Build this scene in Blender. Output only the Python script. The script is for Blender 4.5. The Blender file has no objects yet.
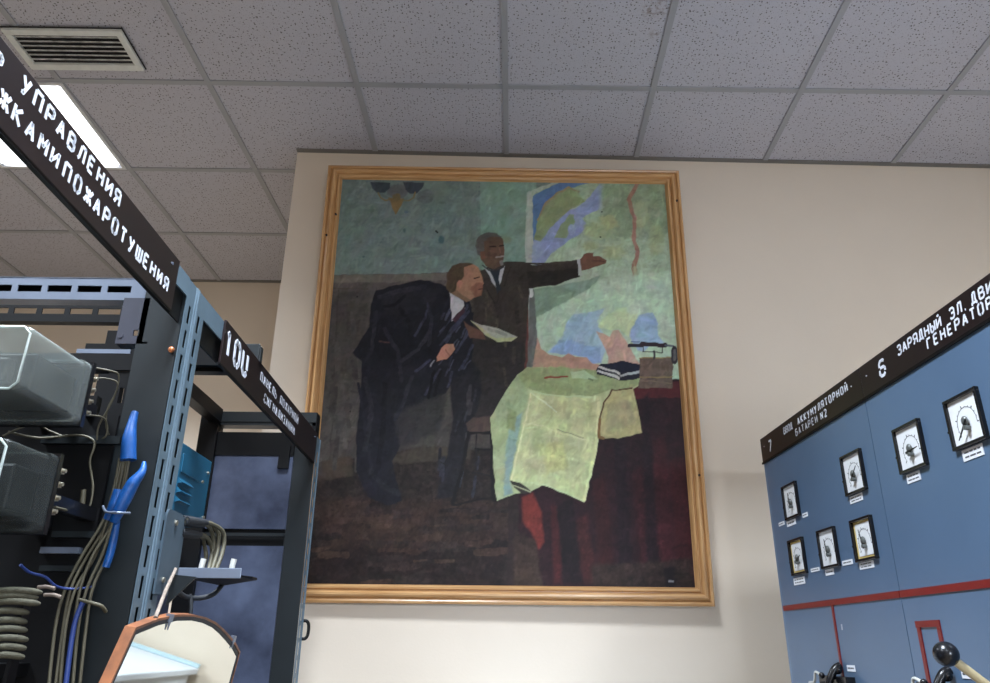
import bpy, bmesh, math, random
import numpy as np
from mathutils import Vector, Matrix, Euler
random.seed(7)
SC = bpy.context.scene
COL = SC.collection
R = math.radians

# ------------------------------------------------------------------ camera
EYE = 1.55
cam = bpy.data.cameras.new('camera'); camo = bpy.data.objects.new('camera', cam); COL.objects.link(camo)
camo.location = (0, 0, EYE)
cr = Vector((0.99991994, -0.00940594, 0.00846427)); cu = Vector((-0.01136768, -0.37392185, 0.92739055)); cf = Vector((0.00555801, 0.92741252, 0.37399884))
camo.rotation_euler = Matrix((cr, cu, -cf)).transposed().to_euler()
cam.sensor_width = 36; cam.lens = 756.56 / 990 * 36; cam.clip_start = 0.02
SC.camera = camo
# ------------------------------------------------------------------ world, exposure
w = bpy.data.worlds.new('world'); SC.world = w; w.use_nodes = True
w.node_tree.nodes['Background'].inputs[0].default_value = (0.9, 0.95, 1, 1)
w.node_tree.nodes['Background'].inputs[1].default_value = 0.02
LAMP = 3.0                      # glow of the ceiling luminaires' diffusers
LAMP_W = 102.0; LAMP_COL = (.79, .885, 1.0); LAMP_SPREAD = R(118)    # light they throw down through their louvres
sky = bpy.data.lights.new('window_daylight', 'AREA'); sky.shape = 'RECTANGLE'; sky.size = 1.9; sky.size_y = 1.5; sky.energy = 160; sky.color = (.77, .87, 1.0); sky.spread = R(84)
skyo = bpy.data.objects.new('window_daylight', sky); COL.objects.link(skyo); skyo.location = (1.7, -3.93, 1.75); skyo.rotation_euler = (R(90-24), 0, 0)   # daylight entering by the rear window
LUMS = [(-4, -4, 'on the left behind the camera'), (-1, -3, 'overhead in the middle'), (3, -3, 'on the right over the cabinets'), (-1, -7, 'in the rear row middle'), (-4, -8, 'in the rear row left'), (3, -7, 'in the rear row right')]
PIGMENT = 1.2             # overall strength of the oil colours
SC.view_settings.view_transform = 'Standard'; SC.view_settings.look = 'None'
SC.view_settings.exposure = -0.2; SC.view_settings.gamma = 1

# ------------------------------------------------------------------ materials
def lin(c):
    return tuple(((v/255)/12.92 if v/255 <= .04045 else ((v/255+.055)/1.055)**2.4) for v in c)
MATS = {}
def mat(name, c, rough=.5, metal=0, amt=.12, scale=8, bump=0, bscale=60, stretch=None, spec=.5, **kw):
    m = bpy.data.materials.new(name); m.use_nodes = True; nt = m.node_tree; N = nt.nodes; L = nt.links
    b = N['Principled BSDF']; b.inputs['Roughness'].default_value = rough; b.inputs['Metallic'].default_value = metal
    b.inputs['Specular IOR Level'].default_value = spec
    tc = N.new('ShaderNodeTexCoord'); mp = N.new('ShaderNodeMapping'); L.new(tc.outputs[kw.get('coord', 'Object')], mp.inputs[0])
    if stretch: mp.inputs['Scale'].default_value = stretch
    nz = N.new('ShaderNodeTexNoise'); nz.inputs['Scale'].default_value = scale; nz.inputs['Detail'].default_value = 6; nz.inputs['Roughness'].default_value = .6
    L.new(mp.outputs[0], nz.inputs[0])
    rp = N.new('ShaderNodeValToRGB'); l = lin(c); k = kw.get('dark')
    lo = lin(k) if k else tuple(v*(1-amt) for v in l)
    rp.color_ramp.elements[0].position = .3; rp.color_ramp.elements[0].color = (*lo, 1)
    rp.color_ramp.elements[1].position = .7; rp.color_ramp.elements[1].color = (*[min(1, v*(1+amt*.6)) for v in l], 1)
    L.new(nz.outputs[0], rp.inputs[0]); L.new(rp.outputs[0], b.inputs['Base Color'])
    if bump:
        n2 = N.new('ShaderNodeTexNoise'); n2.inputs['Scale'].default_value = bscale; n2.inputs['Detail'].default_value = 4
        L.new(mp.outputs[0], n2.inputs[0]); bp = N.new('ShaderNodeBump'); bp.inputs['Strength'].default_value = bump; bp.inputs['Distance'].default_value = .004
        L.new(n2.outputs[0], bp.inputs['Height']); L.new(bp.outputs[0], b.inputs['Normal'])
    MATS[name] = m; return m
mat('wall_paint', (223, 209, 191), .6, amt=.04, scale=1.3, bump=.08, bscale=120)
mat('floor_lino', (106, 90, 72), .4, amt=.2, scale=3)
mat('grid_paint', (160, 162, 167), .45, amt=.06)
mat('edge_trim', (118, 116, 112), .5, amt=.1)
mat('vent_paint', (222, 226, 222), .5, amt=.1, scale=20)
mat('vent_dust', (200, 202, 200), .8, amt=.5, scale=30, dark=(120, 120, 118))
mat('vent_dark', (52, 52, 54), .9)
mat('lamp_body', (220, 222, 225), .5)
mat('wood', (208, 166, 116), .26, amt=.15, scale=5, coord='UV', stretch=(1.0, 24, 1), dark=(172, 124, 76), bump=.05, bscale=9)
mat('nail_steel', (40, 36, 34), .5, .6)
mat('cabinet_blue', (84, 107, 134), .32, amt=.09, scale=2.2, bump=.04, bscale=18)
mat('cabinet_edge', (104, 126, 152), .4, amt=.08)
mat('sign_brown', (27, 15, 16), .35, amt=.15, scale=14)
mat('letter_paint', (226, 230, 240), .6, amt=.14, scale=70)
mat('letter_worn', (190, 192, 202), .6, amt=.35, scale=90)
mat('black_plastic', (22, 22, 25), .25, amt=.1)
mat('dial_white', (232, 234, 236), .4, amt=.03)
mat('dial_yellow', (224, 196, 120), .5, amt=.06)
mat('ink', (88, 88, 92), .6)
mat('needle_black', (18, 18, 20), .4)
mat('hub_grey', (104, 108, 106), .35, .4)
mat('paper_label', (232, 234, 240), .6, amt=.05, scale=40)
mat('red_paint', (116, 24, 22), .4, amt=.12, scale=20)
mat('steel_blue', (98, 117, 130), .4, .25, amt=.14, scale=14, bump=.06, bscale=50)
mat('steel_slate', (76, 92, 104), .42, .2, amt=.15, scale=12)
mat('steel_galv', (114, 123, 139), .38, .35, amt=.14, scale=12)
mat('steel_mid', (62, 63, 73), .42, .3, amt=.15, scale=12)
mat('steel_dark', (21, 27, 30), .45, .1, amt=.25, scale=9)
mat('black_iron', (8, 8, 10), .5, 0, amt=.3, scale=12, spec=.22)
mat('panel_indigo', (86, 94, 116), .35, .2, amt=.3, scale=5, dark=(46, 51, 68))
mat('teal_paint', (24, 84, 112), .4, amt=.12, scale=7)
mat('blue_sleeve', (6, 74, 142), .45, amt=.3, scale=40, bump=.3, bscale=80)
mat('cable_grey', (84, 79, 62), .6, amt=.2, scale=30)
mat('cable_blue', (40, 60, 120), .5, amt=.1)
mat('cloth_wrap', (72, 69, 54), .8, amt=.3, scale=120, stretch=(1, 1, 1), bump=.4, bscale=200)
mat('terminal_metal', (190, 182, 165), .3, .8)
mat('peg_white', (200, 200, 194), .5)
mat('mirror_wood', (138, 84, 48), .5, amt=.25, scale=20, dark=(92, 54, 34))
mat('rubber', (34, 36, 40), .6)
mat('desk_grey', (206, 212, 220), .4, amt=.05)
mat('desk_trim', (176, 200, 208), .4)
mat('rod_cream', (196, 180, 140), .4, amt=.1, scale=20)
mat('canvas_back', (150, 126, 92), .8)
mat('copper', (190, 120, 80), .35, .8)
mat('string', (128, 115, 104), .9, amt=.25, scale=90)
m = bpy.data.materials.new('mirror_glass'); m.use_nodes = True; b = m.node_tree.nodes['Principled BSDF']
b.inputs['Metallic'].default_value = 1; b.inputs['Roughness'].default_value = .03; b.inputs['Base Color'].default_value = (.86, .87, .80, 1); MATS['mirror_glass'] = m
m = bpy.data.materials.new('lamp_glow'); m.use_nodes = True; b = m.node_tree.nodes['Principled BSDF']
b.inputs['Emission Color'].default_value = (.93, .96, 1, 1); b.inputs['Emission Strength'].default_value = LAMP; b.inputs['Base Color'].default_value = (.8, .8, .8, 1); MATS['lamp_glow'] = m
m = bpy.data.materials.new('sky_pane'); m.use_nodes = True; b = m.node_tree.nodes['Principled BSDF']
b.inputs['Emission Color'].default_value = (.74, .87, 1, 1); b.inputs['Emission Strength'].default_value = 2.0; b.inputs['Base Color'].default_value = (.3, .35, .4, 1); MATS['sky_pane'] = m
# clear plastic of the relay covers, with a film of dust
def cover_material(name, dust, fres):
    m = bpy.data.materials.new(name); m.use_nodes = True; nt = m.node_tree; b = nt.nodes['Principled BSDF']
    b.inputs['Base Color'].default_value = (.62, .68, .65, 1); b.inputs['Roughness'].default_value = .14
    tr = nt.nodes.new('ShaderNodeBsdfTransparent'); tr.inputs[0].default_value = (.9, .94, .92, 1)
    mx = nt.nodes.new('ShaderNodeMixShader'); lw = nt.nodes.new('ShaderNodeLayerWeight'); lw.inputs[0].default_value = .3
    tc = nt.nodes.new('ShaderNodeTexCoord'); nz = nt.nodes.new('ShaderNodeTexNoise'); nz.inputs['Scale'].default_value = 14; nt.links.new(tc.outputs['Object'], nz.inputs[0])
    a = nt.nodes.new('ShaderNodeMath'); a.operation = 'MULTIPLY_ADD'; a.inputs[1].default_value = dust*.9; a.inputs[2].default_value = dust*.55; nt.links.new(nz.outputs[0], a.inputs[0])
    c = nt.nodes.new('ShaderNodeMath'); c.operation = 'MULTIPLY_ADD'; c.inputs[1].default_value = fres; c.use_clamp = True; nt.links.new(lw.outputs['Fresnel'], c.inputs[0]); nt.links.new(a.outputs[0], c.inputs[2])
    nt.links.new(c.outputs[0], mx.inputs[0]); nt.links.new(tr.outputs[0], mx.inputs[1]); nt.links.new(b.outputs[0], mx.inputs[2])
    nt.links.new(mx.outputs[0], nt.nodes['Material Output'].inputs[0]); MATS[name] = m
cover_material('dusty_cover', .17, .3); cover_material('clear_cover', .03, .12); cover_material('rim_highlight', .6, .3)  # the last is extra pale, for the painted edge highlight
# mineral-fibre ceiling tile: pale board with dark pinholes
def tile_material():
    m = bpy.data.materials.new('ceiling_tile'); m.use_nodes = True; nt = m.node_tree; N = nt.nodes; L = nt.links; b = N['Principled BSDF']
    b.inputs['Roughness'].default_value = .9; b.inputs['Specular IOR Level'].default_value = .1
    tc = N.new('ShaderNodeTexCoord')
    wz = N.new('ShaderNodeTexNoise'); wz.inputs['Scale'].default_value = 90; L.new(tc.outputs['Object'], wz.inputs[0])
    wm = N.new('ShaderNodeVectorMath'); wm.operation = 'SCALE'; wm.inputs['Scale'].default_value = .012; L.new(wz.outputs['Color'], wm.inputs[0])
    wa = N.new('ShaderNodeVectorMath'); wa.operation = 'ADD'; L.new(tc.outputs['Object'], wa.inputs[0]); L.new(wm.outputs[0], wa.inputs[1])
    def pits(scale, thr, keep):
        v = N.new('ShaderNodeTexVoronoi'); v.voronoi_dimensions = '2D'; v.inputs['Scale'].default_value = scale; L.new(wa.outputs[0], v.inputs['Vector'])
        a = N.new('ShaderNodeMath'); a.operation = 'LESS_THAN'; a.inputs[1].default_value = thr; L.new(v.outputs['Distance'], a.inputs[0])
        s = N.new('ShaderNodeSeparateColor'); L.new(v.outputs['Color'], s.inputs[0])
        k = N.new('ShaderNodeMath'); k.operation = 'LESS_THAN'; k.inputs[1].default_value = keep; L.new(s.outputs[0], k.inputs[0])
        q = N.new('ShaderNodeMath'); q.operation = 'MULTIPLY'; L.new(a.outputs[0], q.inputs[0]); L.new(k.outputs[0], q.inputs[1]); return q
    p1 = pits(70, .17, .5); p2 = pits(130, .16, .5)
    mxm = N.new('ShaderNodeMath'); mxm.operation = 'MAXIMUM'; L.new(p1.outputs[0], mxm.inputs[0])
    h = N.new('ShaderNodeMath'); h.operation = 'MULTIPLY'; h.inputs[1].default_value = .5; L.new(p2.outputs[0], h.inputs[0]); L.new(h.outputs[0], mxm.inputs[1])
    # two small old brown stains
    acc = None
    for (sx, sy, r) in ((.562, 2.06, .05), (.60, 2.04, .06), (.60, 2.174, .03)):
        d = N.new('ShaderNodeVectorMath'); d.operation = 'DISTANCE'; L.new(wa.outputs[0], d.inputs[0]); d.inputs[1].default_value = (sx, sy, 3.656)
        mr = N.new('ShaderNodeMapRange'); mr.inputs[1].default_value = r; mr.inputs[2].default_value = r*.3; mr.inputs[3].default_value = 0; mr.inputs[4].default_value = .5; L.new(d.outputs['Value'], mr.inputs[0])
        if acc is None: acc = mr
        else:
            x = N.new('ShaderNodeMath'); x.operation = 'MAXIMUM'; L.new(acc.outputs[0], x.inputs[0]); L.new(mr.outputs[0], x.inputs[1]); acc = x
    sn = N.new('ShaderNodeTexNoise'); sn.inputs['Scale'].default_value = 70; L.new(tc.outputs['Object'], sn.inputs[0])
    sm = N.new('ShaderNodeMapRange'); sm.inputs[1].default_value = .45; sm.inputs[2].default_value = .6; L.new(sn.outputs[0], sm.inputs[0])
    sx_ = N.new('ShaderNodeMath'); sx_.operation = 'MULTIPLY'; L.new(acc.outputs[0], sx_.inputs[0]); L.new(sm.outputs[0], sx_.inputs[1])
    big = N.new('ShaderNodeTexNoise'); big.inputs['Scale'].default_value = 2; L.new(tc.outputs['Object'], big.inputs[0])
    rp = N.new('ShaderNodeValToRGB'); rp.color_ramp.elements[0].color = (*lin((187, 187, 196)), 1); rp.color_ramp.elements[1].color = (*lin((195, 195, 203)), 1); L.new(big.outputs[0], rp.inputs[0])
    c1 = N.new('ShaderNodeMix'); c1.data_type = 'RGBA'; L.new(sx_.outputs[0], c1.inputs['Factor']); L.new(rp.outputs[0], c1.inputs['A']); c1.inputs['B'].default_value = (*lin((110, 84, 60)), 1)
    c2 = N.new('ShaderNodeMix'); c2.data_type = 'RGBA'; L.new(mxm.outputs[0], c2.inputs['Factor']); L.new(c1.outputs['Result'], c2.inputs['A']); c2.inputs['B'].default_value = (*lin((104, 101, 102)), 1)
    L.new(c2.outputs['Result'], b.inputs['Base Color']); MATS['ceiling_tile'] = m
tile_material()
def canvas_material():
    m = bpy.data.materials.new('oil_paint'); m.use_nodes = True; nt = m.node_tree; N = nt.nodes; L = nt.links; b = N['Principled BSDF']
    a = N.new('ShaderNodeAttribute'); a.attribute_name = 'paint'; L.new(a.outputs['Color'], b.inputs['Base Color'])
    b.inputs['Roughness'].default_value = .45; b.inputs['Specular IOR Level'].default_value = .18
    tc = N.new('ShaderNodeTexCoord'); n = N.new('ShaderNodeTexNoise'); n.inputs['Scale'].default_value = 45; n.inputs['Detail'].default_value = 6; L.new(tc.outputs['Object'], n.inputs[0])
    bp = N.new('ShaderNodeBump'); bp.inputs['Strength'].default_value = .25; bp.inputs['Distance'].default_value = .004; L.new(n.outputs[0], bp.inputs['Height']); L.new(bp.outputs[0], b.inputs['Normal'])
    MATS['oil_paint'] = m
canvas_material()

# ------------------------------------------------------------------ mesh helpers
class MB:
    def __init__(s): s.v = []; s.f = []; s.sm = []
    def add(s, vs, fs, smooth=False):
        o = len(s.v); s.v += [Vector(p) for p in vs]; s.f += [[i+o for i in f] for f in fs]; s.sm += [smooth]*len(fs); return s
    def box(s, a, b, M=None):
        x0, y0, z0 = [min(p, q) for p, q in zip(a, b)]; x1, y1, z1 = [max(p, q) for p, q in zip(a, b)]
        vs = [(x0,y0,z0),(x1,y0,z0),(x1,y1,z0),(x0,y1,z0),(x0,y0,z1),(x1,y0,z1),(x1,y1,z1),(x0,y1,z1)]
        if M: vs = [M @ Vector(p) for p in vs]
        return s.add(vs, [(0,3,2,1),(4,5,6,7),(0,1,5,4),(1,2,6,5),(2,3,7,6),(3,0,4,7)])
    def prism(s, pts, d):                     # planar polygon pts (3D) pushed along d
        n = len(pts); d = Vector(d); p = [Vector(q) for q in pts]
        nrm = sum(((p[i]-p[0]).cross(p[i+1]-p[0]) for i in range(1, n-1)), Vector())
        if nrm.dot(d) > 0: p = p[::-1]
        return s.add(p + [q+d for q in p], [tuple(range(n)), tuple(range(2*n-1, n-1, -1))] + [(i, i+n, (i+1) % n + n, (i+1) % n)[::1] for i in range(n)])
    def tube(s, pts, r, n=8, cap=True):
        p = [Vector(q) for q in pts]; rr = r if isinstance(r, (list, tuple)) else [r]*len(p)
        t0 = (p[1]-p[0]).normalized(); u = t0.orthogonal().normalized(); vs = []; fs = []
        for i, q in enumerate(p):
            t = (p[min(i+1, len(p)-1)]-p[max(i-1, 0)]).normalized(); u = (u-t*u.dot(t)).normalized(); w_ = t.cross(u)
            vs += [q+(u*math.cos(2*math.pi*k/n)+w_*math.sin(2*math.pi*k/n))*rr[i] for k in range(n)]
        for i in range(len(p)-1):
            fs += [(i*n+k, i*n+(k+1) % n, (i+1)*n+(k+1) % n, (i+1)*n+k) for k in range(n)]
        s.add(vs, fs, True)
        if cap:
            m_ = len(p)-1; s.add(vs[:n], [tuple(range(n-1, -1, -1))]); s.add(vs[m_*n:], [tuple(range(n))])
        return s
    def cyl(s, a, b, r, n=16): return s.tube([a, b], r, n)
    def ball(s, c, r, nu=16, nv=10, sc=(1, 1, 1)):
        c = Vector(c); vs = [c+Vector((0, 0, r*sc[2]))]
        for i in range(1, nv):
            a = math.pi*i/nv
            vs += [c+Vector((r*sc[0]*math.sin(a)*math.cos(2*math.pi*k/nu), r*sc[1]*math.sin(a)*math.sin(2*math.pi*k/nu), r*sc[2]*math.cos(a))) for k in range(nu)]
        vs.append(c-Vector((0, 0, r*sc[2]))); L_ = len(vs)-1
        fs = [(0, 1+k, 1+(k+1) % nu) for k in range(nu)]
        for i in range(nv-2): fs += [(1+i*nu+k, 1+(i+1)*nu+k, 1+(i+1)*nu+(k+1) % nu, 1+i*nu+(k+1) % nu) for k in range(nu)]
        fs += [(L_, 1+(nv-2)*nu+(k+1) % nu, 1+(nv-2)*nu+k) for k in range(nu)]
        return s.add(vs, fs, True)
    def slotted(s, o, U, V, T, lu, lv, t, slots):
        """plate lu x lv x t; slots = list of (u0,u1,v0,v1), sorted along v, all in the same u band"""
        o, U, V, T = map(Vector, (o, U, V, T))
        def bx(u0, u1, v0, v1):
            if u1-u0 < 1e-6 or v1-v0 < 1e-6: return
            s.prism([o+U*u0+V*v0, o+U*u1+V*v0, o+U*u1+V*v1, o+U*u0+V*v1], T*t)
        if not slots: bx(0, lu, 0, lv); return s
        u0, u1 = slots[0][0], slots[0][1]
        bx(0, u0, 0, lv); bx(u1, lu, 0, lv); c = 0
        for q in slots: bx(u0, u1, c, q[2]); c = q[3]
        bx(u0, u1, c, lv); return s
    def build(s, name, material, parent=None, bevel=0, org=None):
        if org is not None:
            o_ = Vector(org); s.v = [p-o_ for p in s.v]
        me = bpy.data.meshes.new(name); me.from_pydata([tuple(p) for p in s.v], [], s.f)
        me.polygons.foreach_set('use_smooth', s.sm); me.update()
        bm = bmesh.new(); bm.from_mesh(me); bmesh.ops.recalc_face_normals(bm, faces=bm.faces); bm.to_mesh(me); bm.free()
        me.materials.append(MATS[material] if isinstance(material, str) else material)
        ob = bpy.data.objects.new(name, me); COL.objects.link(ob)
        if parent: ob.parent = parent
        if bevel:
            bv = ob.modifiers.new('bevel', 'BEVEL'); bv.width = bevel; bv.segments = 2; bv.limit_method = 'ANGLE'
        return ob
def tag(o, label, cat, group=None):
    o['label'] = label; o['category'] = cat
    if group: o['group'] = group
    return o
def empty(name, loc, label, cat, rot=(0, 0, 0), group=None):
    o = bpy.data.objects.new(name, None); COL.objects.link(o); o.location = loc; o.rotation_euler = rot; o.empty_display_size = .1
    return tag(o, label, cat, group)
def struct(o): o['kind'] = 'structure'; return o
def smooth(pts, n=6):
    p = [Vector(q) for q in pts]; out = []
    for i in range(len(p)-1):
        a, b, c, d = p[max(i-1, 0)], p[i], p[i+1], p[min(i+2, len(p)-1)]
        for k in range(n):
            t = k/n; out.append(.5*((2*b)+(c-a)*t+(2*a-5*b+4*c-d)*t*t+(3*b-a-3*c+d)*t**3))
    return out+[p[-1]]

# ------------------------------------------------------------------ stencil lettering (strokes on a 4 x 6 grid)
GL = {
 'А': ['0 0 2 6', '2 6 4 0', '.9 2 3.1 2'], 'Б': ['0 0 0 6', '0 6 3.6 6', '0 3.4 3 3.4', '3 3.4 4 2.5 4 .9 3 0 0 0'], 'В': ['0 0 0 6', '0 6 2.8 6 3.6 5.2 3.6 4 2.8 3.2 0 3.2', '2.8 3.2 4 2.4 4 .8 3 0 0 0'],
 'Г': ['0 0 0 6', '0 6 3.6 6'], 'Д': ['.8 .6 1.3 6', '1.3 6 3.2 6 3.2 .6', '0 -.8 0 .5 4 .5 4 -.8'], 'Е': ['0 0 0 6', '0 6 3.6 6', '0 3.1 3 3.1', '0 0 3.6 0'],
 'Ж': ['2.5 0 2.5 6', '0 6 1.5 3.5', '0 0 1.5 2.6', '5 6 3.5 3.5', '5 0 3.5 2.6'], 'З': ['0 5 .8 6 3 6 3.8 5.2 3.8 4 3 3.2 1.4 3.2', '3 3.2 4 2.4 4 .9 3 0 .8 0 0 1'],
 'И': ['0 6 0 0', '0 .6 4 5.4', '4 6 4 0'], 'Й': ['0 6 0 0', '0 .6 4 5.4', '4 6 4 0', '1 7.6 2 7 3 7.6'], 'К': ['0 0 0 6', '.4 3 3.8 6', '.8 3.3 4 0'],
 'Л': ['0 0 .8 1 1.4 6', '1.4 6 4 6 4 0'], 'М': ['0 0 0 6', '0 6 2.2 2.4 4.4 6', '4.4 6 4.4 0'], 'Н': ['0 0 0 6', '4 0 4 6', '0 3.1 4 3.1'],
 'О': ['1.7 6 1 6 0 5 0 1 1 0 1.7 0', '2.3 6 3 6 4 5 4 1 3 0 2.3 0'], 'П': ['0 0 0 6', '0 6 4 6', '4 6 4 0'], 'Р': ['0 0 0 6', '0 6 3 6 4 5.2 4 3.6 3 2.8 0 2.8'],
 'С': ['4 4.9 3 6 1 6 0 5 0 3.4', '0 2.6 0 1 1 0 3 0 4 1.1'], 'Т': ['0 6 4 6', '2 6 2 0'], 'У': ['0 6 2 2.6', '4 6 1.6 0 .4 0'], 'Ц': ['0 6 0 .4', '4 6 4 .4', '0 .4 4.4 .4 4.4 -1'],
 'Ш': ['0 6 0 0', '2.4 6 2.4 .2', '4.8 6 4.8 0', '0 0 4.8 0'], 'Ь': ['0 6 0 0', '0 3.3 3 3.3 4 2.5 4 .8 3 0 0 0'], 'Ы': ['0 6 0 0', '0 3.3 2 3.3 2.8 2.5 2.8 .8 2 0 0 0', '4.4 6 4.4 0'],
 'Э': ['0 5 .9 6 3 6 4 5 4 1 3 0 .9 0 0 1', '1.4 3.1 3.8 3.1'], 'Я': ['4 0 4 6', '4 6 1 6 0 5.2 0 3.7 1 2.9 4 2.9', '1.6 2.9 0 0'],
 'N': ['0 0 0 6', '0 5.6 3.6 .4', '3.6 6 3.6 0'], '.': ['0 0 .8 0'], '7': ['0 6 4 6', '4 5.8 1.4 0'], '1': ['.6 4.8 2 6', '2 6 2 0'], '2': ['0 5 1 6 3 6 4 5 4 4', '4 4 0 0', '0 0 4 0'],
 '6': ['3.8 5.4 2.8 6 1 6 0 5 0 3.5', '0 2.6 0 1 1 0 3 0 4 .9', '.4 3.3 3 3.3 4 2.5 4 1.4'], '0': ['1.7 6 1 6 0 5 0 1 1 0 1.7 0', '2.3 6 3 6 4 5 4 1 3 0 2.3 0'], 'U': ['0 6 0 1 1 0 3 0 4 1', '4 1.6 4 6'],
 'V': ['0 6 0 1 1 0 3 0 4 1', '4 1.6 4 6'], ' ': []}
def letters(mb, text, org, U, V, N, height, pitch, th=1.0, slant=0):
    """paint text on a plane: org = lower left, U along, V up, N outwards; thin raised paint"""
    org, U, V, N = map(Vector, (org, U, V, N)); k = height/6; x = 0
    for ch in text:
        for st in GL[ch]:
            q = [float(t) for t in st.split()]; pts = [Vector((q[i]+slant*q[i+1], q[i+1])) for i in range(0, len(q), 2)]
            for i in range(len(pts)-1):
                a, b = pts[i], pts[i+1]; d = (b-a); L_ = d.length; d /= L_; n = Vector((-d.y, d.x))*th/2
                e0 = (.12 if i == 0 else -.25); e1 = (.12 if i == len(pts)-2 else -.25)
                a2 = a+d*e0; b2 = b-d*e1
                c4 = [a2+n, a2-n, b2-n, b2+n]
                mb.prism([org+U*((x+c.x*k*.92*(pitch/(height*.9)) if pitch < height*.75 else x+c.x*k)) + V*c.y*k for c in c4], N*.0006)
        x += pitch
    return mb

# ================================================================== STRUCTURE
H = 3.6559; GX, GY, CY, SH = .0469, 2.4543, .6079, .0195
def cell(k, j): return Vector((GX+.6*k+SH*j, GY+CY*j, H))
wy = lambda x: 2.9239+.0173*x
fl = struct(MB().box((-5.2, -4.2, -.1), (3.4, 4.5, 0)).build('floor', 'floor_lino'))
ce = MB(); ce.box((-5.2, -4.2, H), (3.4, 4.5, H+.1)); ce = struct(ce.build('ceiling', 'ceiling_tile'))
g = MB(); TW = .012
def tbar(a, b, t=.006):
    d = (b-a).normalized(); n = Vector((-d.y, d.x, 0))*TW
    g.prism([a+n, a-n, b-n, b+n], (0, 0, -t))
for k in range(-8, 6): tbar(cell(k, -10.5), cell(k, 2.97))
for j in range(-10, 3): tbar(cell(-8.6, j)-Vector((0, 0, 0)), cell(5.3, j) if j < 1 else Vector((-.9, cell(0, j).y, H)), .0055)
struct(g.build('ceiling_grid', 'grid_paint', ce))
wf = MB(); xa, xb = -.8984, 3.3
wf.prism([(xa, wy(xa), 0), (xb, wy(xb), 0), (xb, 4.4, 0), (xa, 4.4, 0)], (0, 0, H)); struct(wf.build('wall_front', 'wall_paint'))
struct(MB().box((-5.2, 4.266, 0), (xa, 4.4, H)).build('wall_recess', 'wall_paint'))
struct(MB().box((-5.2, -4.2, 0), (-5.0, 4.4, H)).build('wall_left', 'wall_paint'))
struct(MB().box((3.2, -4.2, 0), (3.4, 2.8, H)).build('wall_right', 'wall_paint'))
struct(MB().box((-5.2, -4.2, 0), (3.4, -4.0, H)).build('wall_rear', 'wall_paint'))
t = MB(); t.prism([(xa, wy(xa), H), (3.2, wy(3.2), H), (3.2, wy(3.2)-.022, H), (xa, wy(xa)-.022, H)], (0, 0, -.007)); struct(t.build('trim_1', 'edge_trim'))
struct(MB().box((-5, 4.244, H-.007), (xa, 4.266, H)).build('trim_2', 'edge_trim'))

wn = MB()
for a, c in (((.7, 0.9), (.76, 2.6)), ((2.64, .9), (2.7, 2.6)), ((.76, .9), (2.64, .96)), ((.76, 2.54), (2.64, 2.6)), ((1.67, .96), (1.73, 2.54))): wn.box((a[0], -4.0, a[1]), (c[0], -3.95, c[1]))
wn = struct(wn.build('window_1', 'lamp_body')); struct(MB().box((.76, -3.995, .96), (2.64, -3.985, 2.54)).build('pane', 'sky_pane', wn))

# ================================================================== CEILING THINGS
def luminaire(k, j, label, first=None):
    c = (cell(k, j)+cell(k+1, j+1))/2
    if first:
        o = first.copy(); COL.objects.link(o); o.location = (c.x, c.y, H)
        for ch in first.children: q = ch.copy(); COL.objects.link(q); q.parent = o
        o['label'] = label; return o
    o = empty('ceiling_luminaire', (c.x, c.y, H), label, 'ceiling light', group='square ceiling luminaires')
    fr = MB()
    for a, b in (((-.298, -.298), (.298, -.284)), ((-.298, .284), (.298, .298)), ((-.298, -.284), (-.284, .284)), ((.284, -.284), (.298, .284))): fr.box((*a, -.012), (*b, 0))
    fr.build('frame', 'lamp_body', o)
    r = .04; pts = []
    for cx, cy, a0 in ((.283-r, .283-r, 0), (-.283+r, .283-r, 90), (-.283+r, -.283+r, 180), (.283-r, -.283+r, 270)):
        pts += [(cx+r*math.cos(R(a0+d)), cy+r*math.sin(R(a0+d)), -.008) for d in (0, 30, 60, 90)]
    MB().prism(pts, (0, 0, .006)).build('diffuser', 'lamp_glow', o)
    la = bpy.data.lights.new('tube_light', 'AREA'); la.shape = 'SQUARE'; la.size = .54; la.energy = LAMP_W; la.color = LAMP_COL; la.spread = LAMP_SPREAD
    lo = bpy.data.objects.new('tube_light', la); COL.objects.link(lo); lo.parent = o; lo.location = (0, 0, -.0085); return o
lum = luminaire(-4, 0, 'glowing white square ceiling light beside the slotted vent, behind the steel rack sign')
for k, j, s in LUMS: luminaire(k, j, 'square ceiling light outside the picture, ' + s, lum)

v = empty('ceiling_vent', (-1.59, 2.275, H), 'pale rectangular ceiling ventilation grille with dusty slats above the rack', 'vent')
x0, x1, y0, y1 = -.225, .2165, -.108, .1; z0 = -.020
fr = MB(); b = .026
for a, c in (((x0, y0), (x1, y0+b)), ((x0, y1-b*1.2), (x1, y1)), ((x0, y0+b), (x0+b, y1-b*1.2)), ((x1-b, y0+b), (x1, y1-b*1.2))): fr.box((*a, z0), (*c, 0))
fr.build('frame', 'vent_paint', v, bevel=.002)
MB().box((x0+b*.5, y0+b*.5, -.0078), (x1-b*.5, y1-b*.5, -.0068)).build('duct_opening', 'vent_dark', v)
for i in range(6):
    yy = y0+b+.012+i*.0232
    M = Matrix.Translation((0, yy, -.0138)) @ Matrix.Rotation(R(30), 4, 'X')
    MB().box((x0+b+.001, -.0100, -.0008), (x1-b-.001, .0100, .0008), M).build('slat', 'vent_dust', v)
MB().box((x0-.002, y0-.007, -.0090), (x1+.006, y1+.002, -.0079)).build('gap_shadow_plate', 'vent_dark', v)  # dark plate draws the dirty gap's shadow line along two sides

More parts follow.
